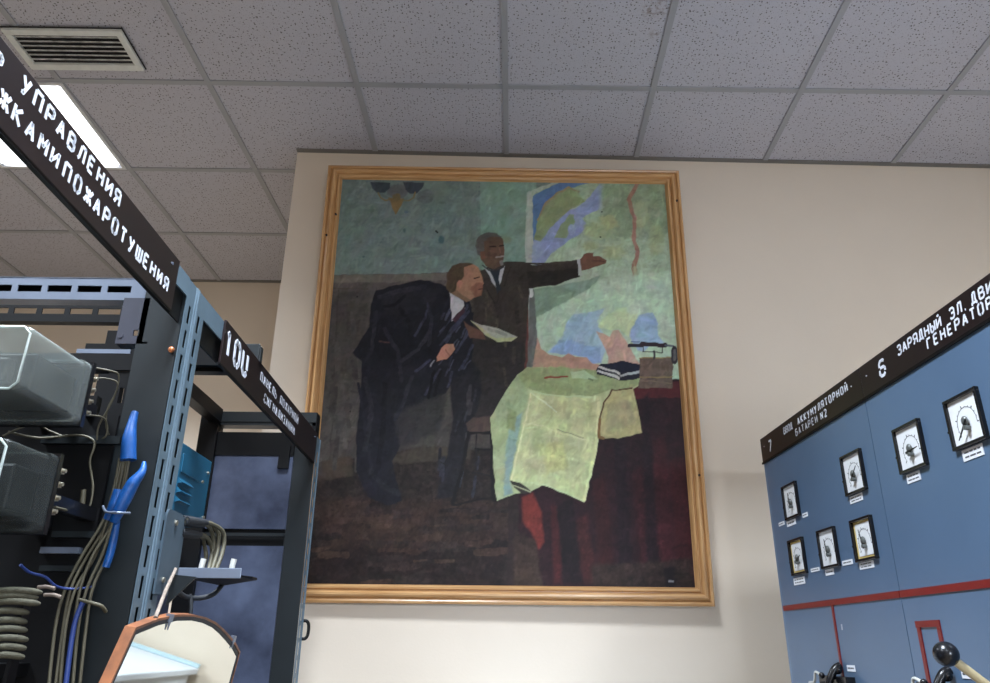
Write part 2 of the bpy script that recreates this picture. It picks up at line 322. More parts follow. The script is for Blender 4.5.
# ================================================================== FRAMED PAINTING
pt = empty('framed_painting', (.049, 2.9239+.0173*.049-.05, 1.69), 'large oil painting in a moulded pale wood frame on the cream wall', 'painting', rot=(.0416, 0, .0047))
W, HH, FW = 1.5397, 1.8121, .0653
prof = [(0, .028), (0, -.003), (.003, -.008), (.009, -.011), (.014, -.009), (.0165, -.002), (.019, -.003), (.023, -.014), (.030, -.021), (.037, -.021), (.042, -.014), (.0445, -.006), (.047, -.006), (.051, -.014), (.057, -.015), (.0615, -.008), (.0635, .002), (.0653, .004), (.0653, .024)]
me_v, me_f, uvs = [], [], []
corn = [(-W/2, 0, 1, 1), (W/2, 0, -1, 1), (W/2, HH, -1, -1), (-W/2, HH, 1, -1)]
for side in range(4):
    ca, cb = corn[side], corn[(side+1) % 4]; o_ = len(me_v); n = len(prof)
    Ls = W if side % 2 == 0 else HH
    for cidx, cc in enumerate((ca, cb)):
        for d, h in prof: me_v.append((cc[0]+cc[2]*d, h, cc[1]+cc[3]*d))
    for i in range(n-1):
        me_f.append((o_+i, o_+n+i, o_+n+i+1, o_+i+1))
        va, vb = i/n*.11+side*.37, (i+1)/n*.11+side*.37
        uvs += [(0, va), (Ls, va), (Ls, vb), (0, vb)]
    me_f.append((o_+n-1, o_+2*n-1, o_+n, o_)); uvs += [(0, .2), (1, .2), (1, .3), (0, .3)]
me = bpy.data.meshes.new('frame'); me.from_pydata(me_v, [], me_f); ul = me.uv_layers.new(name='UVMap')
ul.data.foreach_set('uv', np.array(uvs, dtype=np.float32).ravel()); me.materials.append(MATS['wood']); me.update()
ob = bpy.data.objects.new('frame', me); COL.objects.link(ob); ob.parent = pt
for px_, pz in ((-W/2+.024, HH-.35), (W/2-.024, HH-.16), (W/2-.024, .47), (-W/2+.055, HH-.25)):
    MB().cyl((px_, -.022, pz), (px_, -.012, pz), .0045, 10).build('nail_head', 'nail_steel', pt)
st_ = MB(); st_.box((-W/2+.03, .022, .03), (W/2-.03, .040, .08)); st_.box((-W/2+.03, .022, HH-.08), (W/2-.03, .040, HH-.03)); st_.box((-W/2+.03, .022, .08), (-W/2+.08, .040, HH-.08)); st_.box((W/2-.08, .022, .08), (W/2-.03, .040, HH-.08))
st_.box((-.5, .04, .012), (.5, .0475, .06)); st_.build('stretcher', 'canvas_back', pt)

PAINT = [
 ('p',[(-190,1026),(1173,1041),(1063,-29),(-63,-32)],(96,117,114),2.7,0.12,(110,143,140)),
 ('p',[(426,1033),(600,1035),(595,464),(437,463)],(106,140,128),2.2,0.10,None),
 ('p',[(288,949),(286,941),(280,934),(272,930),(261,928),(251,930),(242,934),(235,940),(233,948),(235,956),(240,963),(249,967),(259,969),(270,967),(279,963),(285,956)],(88,102,106),5.4,0.10,None),
 ('p',[(207,965),(205,958),(198,951),(188,946),(175,945),(162,946),(151,950),(143,957),(140,965),(142,973),(149,979),(160,984),(173,986),(186,984),(197,980),(204,973)],(88,96,102),5.4,0.10,None),
 ('p',[(90,991),(97,970),(113,959),(135,959),(149,974),(151,991)],(58,70,80),3.2,0.10,None),
 ('p',[(191,992),(198,971),(214,960),(235,960),(250,975),(255,992)],(58,70,80),3.2,0.10,None),
 ('s',[(116,959),(124,944),(139,936),(157,939),(169,945)],(112,104,62),4.9,0.08,None),
 ('s',[(229,963),(224,948),(209,939),(188,939)],(112,104,62),4.9,0.08,None),
 ('p',[(148,944),(196,945),(189,922),(172,896),(159,918)],(118,102,58),3.2,0.10,None),
 ('p',[(184,948),(183,943),(181,939),(177,937),(173,936),(168,937),(164,939),(161,943),(160,947),(160,952),(163,956),(167,958),(171,959),(176,958),(180,956),(183,952)],(104,94,58),3.2,0.10,None),
 ('p',[(206,851),(206,848),(205,847),(204,845),(202,845),(200,845),(199,846),(198,848),(197,850),(198,853),(198,854),(200,856),(202,856),(203,856),(205,854),(206,853)],(70,98,100),4.1,0.10,None),
 ('p',[(323,826),(322,822),(320,818),(318,816),(314,815),(311,816),(308,818),(306,822),(305,826),(305,830),(307,834),(310,837),(313,837),(317,837),(320,834),(322,831)],(62,98,104),5.4,0.10,None),
 ('s',[(296,850),(301,846)],(20,25,25),4.3,0.08,None),
 ('p',[(92,777),(92,776),(91,774),(90,773),(88,773),(86,773),(85,774),(84,776),(83,777),(84,779),(85,780),(86,781),(88,781),(89,781),(91,780),(92,779)],(70,98,100),3.2,0.10,None),
 ('p',[(211,905),(211,902),(209,900),(207,899),(205,899),(203,899),(201,900),(199,902),(199,904),(199,907),(200,909),(202,910),(205,910),(207,910),(209,909),(210,907)],(80,105,120),3.2,0.10,None),
 ('p',[(-125,726),(197,732),(432,741),(609,749),(600,-30),(-37,-32)],(84,81,78),3.2,0.16,(46,43,42)),
 ('p',[(-95,724),(403,736),(403,717),(-93,703)],(98,96,88),2.7,0.10,None),
 ('p',[(358,741),(438,747),(439,688),(316,687)],(92,88,78),4.1,0.10,None),
 ('p',[(-90,676),(112,686),(103,510),(95,364),(51,248),(-41,236)],(70,68,66),8.1,0.16,None),
 ('s',[(20,685),(38,248)],(62,58,56),4.3,0.08,None),
 ('s',[(-39,690),(106,691)],(74,68,62),3.8,0.08,None),
 ('p',[(-43,247),(89,275),(304,304),(577,292),(575,-30),(-37,-32)],(44,36,34),8.1,0.30,None),
 ('p',[(-2,266),(94,280),(98,234),(-8,220)],(64,54,46),8.1,0.15,None),
 ('p',[(192,276),(277,304),(413,305),(414,277),(225,262)],(62,56,48),8.1,0.15,None),
 ('p',[(-9,185),(549,183),(536,85),(55,68)],(52,38,33),21.6,0.30,None),
 ('p',[(29,72),(497,95),(511,-2),(-14,-11)],(40,29,28),21.6,0.30,None),
 ('s',[(277,52),(327,51),(376,53)],(62,46,38),8.4,0.30,None),
 ('s',[(209,16),(252,15),(295,23)],(44,36,34),17.5,0.30,None),
 ('s',[(160,171),(187,170),(214,175)],(38,30,29),18.0,0.30,None),
 ('s',[(336,160),(387,164),(438,163)],(38,30,29),9.5,0.30,None),
 ('s',[(430,190),(480,188),(530,198)],(38,30,29),11.2,0.30,None),
 ('s',[(427,90),(472,93),(517,89)],(38,30,29),18.6,0.30,None),
 ('s',[(395,134),(427,138),(458,142)],(58,42,36),11.7,0.30,None),
 ('s',[(363,81),(404,81),(445,89)],(50,38,36),17.0,0.30,None),
 ('s',[(208,131),(245,130),(281,139)],(58,42,36),18.4,0.30,None),
 ('s',[(154,114),(193,116),(233,119)],(58,42,36),13.0,0.30,None),
 ('s',[(314,74),(370,78),(427,80)],(44,36,34),11.8,0.30,None),
 ('s',[(154,92),(203,95),(253,93)],(50,38,36),17.4,0.30,None),
 ('s',[(20,15),(39,17),(58,17)],(38,30,29),11.8,0.30,None),
 ('s',[(410,89),(440,91),(469,96)],(58,42,36),14.9,0.30,None),
 ('s',[(317,132),(354,132),(391,140)],(62,46,38),13.9,0.30,None),
 ('s',[(174,145),(215,144),(257,149)],(44,36,34),9.7,0.30,None),
 ('s',[(435,72),(486,74),(536,78)],(62,46,38),18.4,0.30,None),
 ('s',[(281,44),(301,46),(321,51)],(44,36,34),11.3,0.30,None),
 ('s',[(204,6),(256,4),(307,10)],(44,36,34),15.6,0.30,None),
 ('s',[(134,138),(170,137),(206,146)],(62,46,38),18.5,0.30,None),
 ('s',[(276,97),(307,101),(337,103)],(62,46,38),17.5,0.30,None),
 ('s',[(161,44),(209,44),(258,46)],(50,38,36),12.0,0.30,None),
 ('s',[(309,137),(346,137),(383,139)],(50,38,36),18.5,0.30,None),
 ('s',[(143,156),(196,157),(249,157)],(50,38,36),15.4,0.30,None),
 ('s',[(206,39),(250,38),(292,44)],(50,38,36),16.1,0.30,None),
 ('s',[(366,125),(418,124),(471,126)],(50,38,36),18.4,0.30,None),
 ('s',[(228,91),(251,90),(274,90)],(44,36,34),11.2,0.30,None),
 ('s',[(33,64),(67,65),(100,63)],(62,46,38),15.3,0.30,None),
 ('s',[(185,74),(234,74),(283,75)],(58,42,36),10.2,0.30,None),
 ('s',[(259,74),(283,73),(306,81)],(58,42,36),18.8,0.30,None),
 ('s',[(434,160),(489,164),(544,158)],(44,36,34),10.2,0.30,None),
 ('s',[(10,102),(42,102),(74,104)],(38,30,29),15.9,0.30,None),
 ('s',[(161,124),(218,123),(275,124)],(62,46,38),12.2,0.30,None),
 ('s',[(13,75),(33,76),(52,80)],(62,46,38),11.3,0.30,None),
 ('s',[(147,165),(181,166),(215,169)],(44,36,34),9.6,0.30,None),
 ('s',[(263,85),(320,83),(377,87)],(50,38,36),17.0,0.30,None),
 ('s',[(291,119),(321,117),(351,122)],(50,38,36),14.9,0.30,None),
 ('s',[(395,120),(429,123),(464,126)],(44,36,34),12.3,0.30,None),
 ('s',[(377,161),(419,160),(461,167)],(50,38,36),12.6,0.30,None),
 ('s',[(145,8),(181,11),(217,12)],(58,42,36),15.2,0.30,None),
 ('s',[(426,145),(443,148),(461,149)],(44,36,34),13.9,0.30,None),
 ('s',[(124,17),(173,20),(221,23)],(38,30,29),15.9,0.30,None),
 ('s',[(123,97),(181,99),(240,97)],(58,42,36),8.3,0.30,None),
 ('s',[(48,136),(94,137),(140,137)],(58,42,36),13.1,0.30,None),
 ('s',[(160,51),(201,56),(241,57)],(44,36,34),15.5,0.30,None),
 ('s',[(47,61),(70,63),(94,62)],(62,46,38),14.3,0.30,None),
 ('s',[(78,397),(83,331)],(60,58,57),13.3,0.20,None),
 ('s',[(77,361),(87,318)],(76,74,70),11.4,0.20,None),
 ('s',[(-19,336),(-13,284)],(60,58,57),18.0,0.20,None),
 ('s',[(-12,462),(-6,416)],(60,58,57),13.9,0.20,None),
 ('s',[(33,435),(31,377)],(60,58,57),17.0,0.20,None),
 ('s',[(91,384),(88,328)],(76,74,70),18.9,0.20,None),
 ('s',[(55,652),(64,619)],(68,64,60),17.0,0.20,None),
 ('s',[(1,289),(14,236)],(60,58,57),9.7,0.20,None),
 ('s',[(55,490),(54,436)],(76,74,70),14.1,0.20,None),
 ('s',[(75,350),(75,302)],(76,74,70),16.1,0.20,None),
 ('s',[(85,613),(87,575)],(68,64,60),13.4,0.20,None),
 ('s',[(27,387),(36,361)],(60,58,57),9.7,0.20,None),
 ('s',[(62,450),(73,402)],(68,64,60),10.5,0.20,None),
 ('s',[(-34,567),(-25,531)],(76,74,70),16.8,0.20,None),
 ('s',[(94,473),(94,446)],(76,74,70),15.2,0.20,None),
 ('s',[(-12,382),(-16,356)],(68,64,60),13.0,0.20,None),
 ('s',[(24,469),(34,443)],(68,64,60),8.4,0.20,None),
 ('s',[(59,650),(59,575)],(68,64,60),16.7,0.20,None),
 ('s',[(63,636),(75,587)],(76,74,70),9.6,0.20,None),
 ('s',[(55,516),(54,478)],(68,64,60),15.7,0.20,None),
 ('s',[(81,505),(88,466)],(60,58,57),16.8,0.20,None),
 ('s',[(46,307),(50,259)],(68,64,60),10.4,0.20,None),
 ('s',[(-24,645),(-29,613)],(76,74,70),8.5,0.20,None),
 ('s',[(99,461),(105,442)],(60,58,57),11.4,0.20,None),
 ('s',[(120,279),(120,238)],(76,74,70),9.8,0.20,None),
 ('s',[(-14,506),(-9,439)],(76,74,70),14.1,0.20,None),
 ('s',[(-2,320),(7,268)],(76,74,70),13.3,0.20,None),
 ('s',[(-9,277),(-4,213)],(68,64,60),8.3,0.20,None),
 ('s',[(49,308),(49,250)],(60,58,57),11.3,0.20,None),
 ('s',[(76,357),(73,328)],(76,74,70),14.3,0.20,None),
 ('s',[(69,403),(81,347)],(68,64,60),11.5,0.20,None),
 ('s',[(29,547),(38,487)],(76,74,70),16.5,0.20,None),
 ('s',[(-18,579),(-21,525)],(68,64,60),18.7,0.20,None),
 ('s',[(-51,646),(-42,601)],(76,74,70),8.5,0.20,None),
 ('s',[(103,313),(109,247)],(68,64,60),8.9,0.20,None),
 ('s',[(101,457),(110,435)],(76,74,70),15.1,0.20,None),
 ('s',[(52,336),(51,274)],(60,58,57),11.4,0.20,None),
 ('s',[(-45,656),(-34,625)],(68,64,60),15.0,0.20,None),
 ('s',[(-15,568),(-2,504)],(76,74,70),14.0,0.20,None),
 ('s',[(108,412),(116,381)],(76,74,70),12.9,0.20,None),
 ('p',[(569,969),(674,1006),(1046,1009),(1069,442),(561,468)],(146,164,154),2.7,0.10,None),
 ('p',[(590,963),(680,1003),(1046,1009),(1056,454),(589,469)],(132,158,128),2.2,0.13,(158,188,164)),
 ('p',[(587,957),(674,1000),(810,1007),(710,982),(636,929),(604,854),(589,815)],(74,114,158),2.7,0.10,None),
 ('p',[(583,768),(589,826),(635,880),(678,906),(721,924),(758,953),(784,983),(804,1007),(872,1008),(833,972),(844,937),(788,919),(763,907),(738,895),(756,873),(731,850),(706,838),(670,813),(645,796),(627,771),(603,757)],(124,144,184),3.2,0.10,None),
 ('p',[(592,832),(605,888),(630,935),(661,964),(698,982),(725,974),(746,942),(715,927),(678,898),(641,866),(613,826)],(122,142,98),3.2,0.10,None),
 ('s',[(605,888),(630,938),(661,964),(698,982),(728,971)],(134,124,92),6.8,0.08,None),
 ('p',[(652,838),(677,878),(702,906),(723,901),(713,872),(688,838)],(120,146,106),3.2,0.10,None),
 ('p',[(719,861),(718,856),(715,851),(711,848),(707,847),(702,848),(698,851),(696,855),(695,861),(696,866),(699,871),(703,874),(707,875),(712,874),(716,871),(718,866)],(134,154,186),3.2,0.10,None),
 ('p',[(734,895),(733,890),(730,886),(727,883),(723,882),(719,883),(715,886),(713,890),(712,895),(713,900),(716,904),(719,907),(723,908),(727,907),(731,904),(733,900)],(128,148,184),3.2,0.10,None),
 ('p',[(797,1004),(1008,1006),(1020,850),(851,840),(791,856)],(122,146,116),27.0,0.14,None),
 ('p',[(828,862),(824,852),(815,844),(801,838),(784,836),(768,838),(755,843),(746,851),(743,861),(747,871),(756,879),(770,885),(786,887),(803,885),(816,880),(825,872)],(142,160,118),16.2,0.10,None),
 ('p',[(861,801),(858,793),(849,787),(838,782),(824,781),(810,782),(799,786),(791,793),(789,800),(792,807),(800,814),(812,818),(826,820),(839,818),(851,814),(858,808)],(142,160,118),16.2,0.10,None),
 ('p',[(940,906),(937,890),(931,877),(922,869),(913,866),(904,869),(896,877),(892,890),(891,905),(894,921),(900,934),(908,943),(918,946),(927,943),(934,934),(939,921)],(142,160,118),16.2,0.10,None),
 ('p',[(784,817),(782,811),(776,807),(768,804),(759,802),(750,803),(742,806),(737,811),(736,816),(738,822),(743,826),(751,829),(760,830),(769,829),(777,826),(782,822)],(142,160,118),16.2,0.10,None),
 ('p',[(980,835),(977,818),(971,803),(962,794),(953,790),(944,794),(937,803),(933,818),(932,835),(935,852),(941,867),(950,877),(959,880),(968,877),(975,867),(980,852)],(142,160,118),16.2,0.10,None),
 ('p',[(787,896),(830,908),(846,874),(803,856)],(148,158,112),10.8,0.10,None),
 ('s',[(912,999),(881,949),(896,897),(890,834),(900,801),(885,757),(890,692)],(146,108,92),12.4,0.10,None),
 ('s',[(888,757),(901,671)],(140,140,110),13.5,0.10,None),
 ('p',[(596,621),(666,653),(756,715),(905,740),(1030,752),(1043,467),(589,474)],(158,190,164),16.2,0.12,None),
 ('p',[(582,695),(712,715),(786,734),(773,712),(684,664),(622,634),(585,616)],(112,144,124),6.8,0.10,None),
 ('p',[(629,534),(653,559),(670,575),(683,611),(706,632),(759,640),(800,649),(769,612),(791,576),(795,545),(777,510),(748,504),(732,522),(681,529)],(138,174,198),4.9,0.10,None),
 ('p',[(632,534),(659,559),(699,565),(738,550),(778,545),(777,510),(743,504),(726,524),(681,529)],(122,160,204),4.3,0.10,None),
 ('p',[(561,549),(596,569),(610,539),(629,529),(669,522),(686,532),(703,522),(737,522),(754,507),(793,500),(792,470),(561,464)],(166,132,112),2.7,0.10,None),
 ('p',[(766,588),(791,581),(805,571),(815,591),(832,594),(848,566),(874,525),(895,495),(793,490),(800,525),(787,550)],(178,146,130),2.7,0.10,None),
 ('p',[(855,584),(879,607),(892,634),(934,639),(946,608),(941,582),(962,557),(922,556),(898,536),(881,541),(865,566)],(132,166,200),3.8,0.10,None),
 ('p',[(772,599),(799,628),(835,649),(888,660),(886,623),(867,592),(860,571),(832,597),(809,591)],(172,198,152),5.4,0.10,None),
 ('p',[(908,649),(906,643),(900,638),(891,635),(881,633),(871,635),(863,638),(857,643),(855,649),(858,655),(864,660),(873,664),(883,665),(893,664),(901,661),(906,656)],(176,204,176),8.1,0.10,None),
 ('p',[(1000,979),(1031,980),(1034,454),(1006,454),(1003,780)],(120,146,112),10.8,0.10,None),
 ('p',[(550,700),(573,705),(572,469),(550,468)],(98,56,50),2.2,0.10,None),
 ('p',[(576,700),(588,695),(596,616),(595,551),(581,483),(569,478)],(92,100,98),3.2,0.10,None),
 ('s',[(579,969),(576,700)],(152,166,158),10.8,0.08,None),
 ('s',[(579,695),(579,679)],(170,184,180),13.5,0.08,None),
 ('p',[(416,677),(426,736),(455,758),(508,770),(562,770),(586,760),(719,777),(724,731),(656,709),(576,697),(567,590),(561,464),(508,434),(404,433),(384,550)],(57,52,46),2.7,0.16,None),
 ('p',[(407,563),(561,559),(555,468),(499,414),(467,366),(406,354),(387,462)],(46,43,43),10.8,0.16,None),
 ('p',[(568,743),(719,755),(724,731),(656,711),(576,700)],(44,40,36),5.4,0.10,None),
 ('s',[(562,765),(639,766),(713,774)],(66,60,52),6.5,0.08,None),
 ('s',[(432,726),(453,688),(474,662),(483,636)],(40,37,34),4.9,0.08,None),
 ('s',[(491,707),(483,667),(481,563)],(44,40,38),4.1,0.08,None),
 ('s',[(520,754),(503,705)],(46,42,38),4.3,0.08,None),
 ('p',[(718,781),(727,783),(730,736),(721,734)],(152,160,162),1.6,0.10,None),
 ('p',[(726,780),(738,794),(753,797),(768,798),(768,789),(791,786),(806,777),(802,767),(781,761),(757,753),(730,747)],(104,72,55),2.2,0.10,None),
 ('s',[(764,775),(797,772)],(78,44,38),2.7,0.08,None),
 ('p',[(440,761),(458,748),(482,742),(503,756),(497,726),(486,694),(471,710)],(156,164,168),2.2,0.10,None),
 ('p',[(458,745),(479,742),(491,748),(488,721),(494,694),(483,681),(477,715)],(38,50,60),1.9,0.10,None),
 ('s',[(440,761),(458,745),(482,742),(500,753)],(44,50,58),4.3,0.08,None),
 ('p',[(425,797),(424,824),(439,841),(460,849),(484,845),(499,831),(505,803),(503,775),(494,756),(473,748),(449,758),(434,780)],(92,70,56),2.2,0.12,None),
 ('p',[(419,802),(418,827),(430,843),(454,851),(481,849),(499,836),(478,839),(457,836),(442,822),(443,797),(434,783),(425,788)],(82,82,80),3.2,0.10,None),
 ('p',[(431,794),(443,797),(446,778),(437,775)],(106,70,54),2.2,0.10,None),
 ('s',[(460,809),(478,811)],(48,36,32),4.3,0.08,None),
 ('s',[(490,813),(502,813)],(48,36,32),4.3,0.08,None),
 ('s',[(487,808),(492,792)],(112,84,68),4.1,0.08,None),
 ('s',[(479,782),(502,785)],(132,130,126),5.4,0.08,None),
 ('p',[(489,772),(501,775),(500,759),(492,756)],(112,110,106),2.2,0.10,None),
 ('p',[(418,824),(418,819),(415,815),(411,811),(407,810),(402,811),(398,814),(396,819),(394,824),(395,830),(398,834),(402,837),(406,838),(411,837),(415,834),(417,830)],(92,112,108),10.8,0.10,None),
 ('p',[(523,831),(522,827),(520,823),(516,821),(511,820),(507,821),(503,823),(500,826),(499,831),(500,835),(503,839),(506,841),(511,842),(516,841),(520,839),(522,835)],(112,128,104),8.1,0.10,None),
 ('p',[(353,472),(408,512),(437,482),(443,433),(423,366),(408,305),(388,240),(368,189),(325,188),(334,231),(351,284),(362,366)],(34,34,42),6.8,0.15,None),
 ('p',[(118,651),(130,687),(190,702),(259,716),(321,706),(351,690),(384,666),(404,661),(414,635),(412,576),(416,532),(400,482),(367,467),(343,428),(300,403),(275,353),(232,325),(206,267),(223,208),(235,181),(199,170),(144,190),(108,248),(103,340),(105,456),(104,503),(74,525),(99,561),(117,591)],(30,31,42),3.2,0.16,None),
 ('p',[(123,586),(320,588),(312,512),(132,505)],(26,27,38),16.2,0.15,None),
 ('p',[(142,675),(257,703),(316,692),(289,639),(160,625)],(36,37,46),13.5,0.12,None),
 ('p',[(204,377),(285,413),(343,425),(330,342),(223,295)],(50,50,52),16.2,0.15,None),
 ('s',[(151,556),(185,554),(197,536)],(70,52,48),4.3,0.10,None),
 ('s',[(97,451),(120,364),(151,248)],(36,37,48),8.1,0.08,None),
 ('s',[(143,670),(200,689),(272,697)],(42,44,56),13.5,0.25,None),
 ('s',[(134,633),(132,574),(129,535)],(40,42,54),10.8,0.25,None),
 ('s',[(203,639),(234,600),(242,549)],(24,25,35),13.5,0.25,None),
 ('s',[(274,666),(296,613),(288,549)],(40,42,55),10.8,0.25,None),
 ('s',[(334,671),(353,627),(344,575)],(26,27,38),10.8,0.25,None),
 ('s',[(163,587),(203,531),(219,461)],(38,40,52),10.8,0.25,None),
 ('s',[(115,461),(140,388),(131,294)],(40,41,50),13.5,0.25,None),
 ('s',[(172,449),(175,364),(167,248)],(24,25,33),13.5,0.25,None),
 ('s',[(246,466),(230,413),(208,365)],(40,42,54),10.8,0.25,None),
 ('s',[(145,248),(180,215),(224,195)],(36,38,46),13.5,0.25,None),
 ('s',[(292,588),(260,536),(216,506)],(44,47,60),10.8,0.25,None),
 ('s',[(215,676),(187,652),(156,644)],(24,25,36),9.5,0.25,None),
 ('s',[(351,572),(338,554)],(50,54,74),6.0,0.30,None),
 ('s',[(399,591),(388,568)],(50,54,74),5.3,0.30,None),
 ('s',[(333,562),(319,548)],(42,46,64),4.4,0.30,None),
 ('s',[(330,626),(322,615)],(42,46,64),6.9,0.30,None),
 ('s',[(377,596),(366,581)],(60,65,86),4.0,0.30,None),
 ('s',[(345,580),(339,563)],(42,46,64),4.7,0.30,None),
 ('s',[(385,640),(377,615)],(50,54,74),5.4,0.30,None),
 ('s',[(361,510),(349,486)],(60,65,86),3.4,0.30,None),
 ('s',[(356,623),(341,603)],(42,46,64),3.5,0.30,None),
 ('s',[(334,597),(321,583)],(50,54,74),5.3,0.30,None),
 ('s',[(382,636),(376,610)],(42,46,64),4.9,0.30,None),
 ('s',[(346,489),(341,472)],(50,54,74),4.6,0.30,None),
 ('s',[(347,638),(335,614)],(60,65,86),7.0,0.30,None),
 ('s',[(345,543),(332,531)],(42,46,64),6.3,0.30,None),
 ('s',[(330,589),(315,571)],(42,46,64),3.9,0.30,None),
 ('s',[(326,533),(320,516)],(42,46,64),5.5,0.30,None),
 ('s',[(332,510),(322,500)],(50,54,74),3.4,0.30,None),
 ('s',[(371,563),(355,547)],(50,54,74),4.0,0.30,None),
 ('s',[(391,591),(380,569)],(50,54,74),4.6,0.30,None),
 ('s',[(392,511),(379,487)],(50,54,74),5.6,0.30,None),
 ('s',[(354,617),(339,599)],(50,54,74),3.6,0.30,None),
 ('s',[(357,520),(349,496)],(42,46,64),5.0,0.30,None),
 ('s',[(362,555),(355,541)],(60,65,86),3.3,0.30,None),
 ('s',[(366,546),(358,530)],(42,46,64),5.8,0.30,None),
 ('s',[(374,558),(363,539)],(60,65,86),4.8,0.30,None),
 ('s',[(407,511),(391,490)],(60,65,86),3.5,0.30,None),
 ('s',[(427,611),(435,590)],(60,54,48),6.8,0.25,None),
 ('s',[(445,701),(451,657)],(60,54,48),8.2,0.25,None),
 ('s',[(545,704),(553,674)],(66,60,52),10.5,0.25,None),
 ('s',[(503,492),(510,449)],(60,54,48),9.5,0.25,None),
 ('s',[(487,597),(480,572)],(50,46,42),12.0,0.25,None),
 ('s',[(484,617),(476,582)],(66,60,52),10.5,0.25,None),
 ('s',[(481,659),(485,626)],(50,46,42),6.1,0.25,None),
 ('s',[(505,581),(509,547)],(66,60,52),6.8,0.25,None),
 ('s',[(449,645),(452,592)],(66,60,52),5.9,0.25,None),
 ('s',[(464,664),(468,622)],(60,54,48),11.0,0.25,None),
 ('s',[(532,542),(531,507)],(60,54,48),9.4,0.25,None),
 ('s',[(441,611),(435,558)],(50,46,42),6.7,0.25,None),
 ('s',[(408,680),(411,636)],(66,60,52),8.3,0.25,None),
 ('s',[(451,683),(457,650)],(66,60,52),5.8,0.25,None),
 ('s',[(477,519),(485,488)],(50,46,42),9.8,0.25,None),
 ('s',[(539,655),(543,603)],(50,46,42),11.1,0.25,None),
 ('s',[(332,298),(331,270)],(32,32,40),8.7,0.30,None),
 ('s',[(343,279),(335,238)],(44,46,58),9.3,0.30,None),
 ('s',[(429,236),(421,192)],(44,46,58),7.4,0.30,None),
 ('s',[(413,405),(409,381)],(52,52,58),10.7,0.30,None),
 ('s',[(408,394),(396,361)],(44,46,58),6.0,0.30,None),
 ('s',[(392,364),(383,331)],(32,32,40),10.5,0.30,None),
 ('s',[(340,279),(331,252)],(44,46,58),9.8,0.30,None),
 ('s',[(435,281),(433,253)],(44,46,58),7.0,0.30,None),
 ('s',[(383,293),(374,258)],(32,32,40),7.6,0.30,None),
 ('s',[(426,436),(421,410)],(44,46,58),6.9,0.30,None),
 ('s',[(403,416),(391,381)],(32,32,40),10.7,0.30,None),
 ('s',[(386,362),(374,340)],(32,32,40),6.1,0.30,None),
 ('s',[(341,266),(341,226)],(44,46,58),6.8,0.30,None),
 ('s',[(377,362),(371,342)],(44,46,58),6.5,0.30,None),
 ('s',[(411,447),(405,400)],(52,52,58),10.6,0.30,None),
 ('s',[(402,335),(402,305)],(52,52,58),7.8,0.30,None),
 ('s',[(394,248),(387,213)],(44,46,58),6.6,0.30,None),
 ('s',[(376,287),(366,246)],(32,32,40),10.4,0.30,None),
 ('s',[(399,635),(363,588),(322,549)],(50,55,76),7.0,0.30,None),
 ('s',[(382,619),(349,583)],(50,55,76),7.0,0.30,None),
 ('s',[(406,588),(368,532)],(50,55,76),7.0,0.30,None),
 ('s',[(413,550),(386,492)],(50,55,76),7.0,0.30,None),
 ('s',[(295,511),(257,481)],(50,55,76),7.0,0.30,None),
 ('s',[(324,487),(285,425)],(50,55,76),7.0,0.30,None),
 ('s',[(358,482),(348,443)],(50,55,76),7.0,0.30,None),
 ('s',[(396,651),(377,609)],(50,55,76),7.0,0.30,None),
 ('s',[(283,652),(276,618),(249,574)],(50,55,76),7.0,0.30,None),
 ('s',[(308,482),(300,452),(294,418)],(18,18,24),8.1,0.08,None),
 ('s',[(327,482),(310,423)],(22,22,28),8.1,0.08,None),
 ('p',[(312,517),(325,539),(339,551),(359,552),(365,540),(357,527),(343,512),(315,507)],(168,118,96),2.2,0.10,None),
 ('s',[(339,537),(351,522)],(120,78,66),2.4,0.08,None),
 ('s',[(306,509),(298,496)],(120,124,132),4.3,0.08,None),
 ('p',[(345,690),(360,677),(384,661),(388,643),(368,619),(354,609),(347,650)],(160,164,172),2.2,0.10,None),
 ('p',[(354,614),(373,632),(387,651),(388,632),(365,606)],(68,42,54),2.2,0.10,None),
 ('p',[(346,685),(360,674),(393,659),(410,667),(386,688),(360,698)],(118,92,66),2.7,0.10,None),
 ('p',[(339,703),(338,733),(352,755),(378,763),(408,762),(429,753),(438,731),(444,710),(436,701),(436,688),(425,675),(404,667),(381,677),(366,690),(351,682)],(150,108,82),2.2,0.14,None),
 ('p',[(336,693),(335,730),(349,755),(372,765),(402,765),(414,761),(387,752),(385,731),(377,717),(365,709),(363,688),(349,682)],(78,64,46),3.5,0.15,None),
 ('p',[(381,708),(381,704),(379,700),(376,698),(373,697),(369,698),(367,700),(365,704),(364,708),(364,712),(366,715),(369,718),(372,718),(376,718),(379,715),(381,712)],(166,108,88),2.2,0.10,None),
 ('s',[(415,724),(431,727)],(70,44,36),4.3,0.08,None),
 ('p',[(421,715),(441,710),(436,677),(416,672),(404,693)],(132,86,66),4.9,0.10,None),
 ('s',[(427,693),(439,695)],(86,50,42),3.5,0.08,None),
 ('p',[(386,609),(415,594),(441,583),(453,563),(407,568),(395,588)],(96,66,54),3.2,0.10,None),
 ('p',[(406,612),(435,601),(481,594),(541,571),(524,561),(487,559),(447,578)],(150,156,146),1.9,0.10,None),
 ('p',[(406,612),(447,578),(487,559),(524,561),(541,571),(515,569),(481,568),(446,589)],(158,164,118),1.6,0.10,None),
 ('s',[(458,591),(510,576)],(128,132,128),8.1,0.08,None),
 ('p',[(401,356),(422,373),(475,376),(478,343),(440,335),(407,340)],(72,60,54),3.2,0.10,None),
 ('s',[(407,337),(478,336)],(30,28,32),6.5,0.08,None),
 ('s',[(407,337),(398,272),(368,175)],(28,27,31),9.2,0.08,None),
 ('s',[(427,300),(476,296)],(26,26,30),6.5,0.08,None),
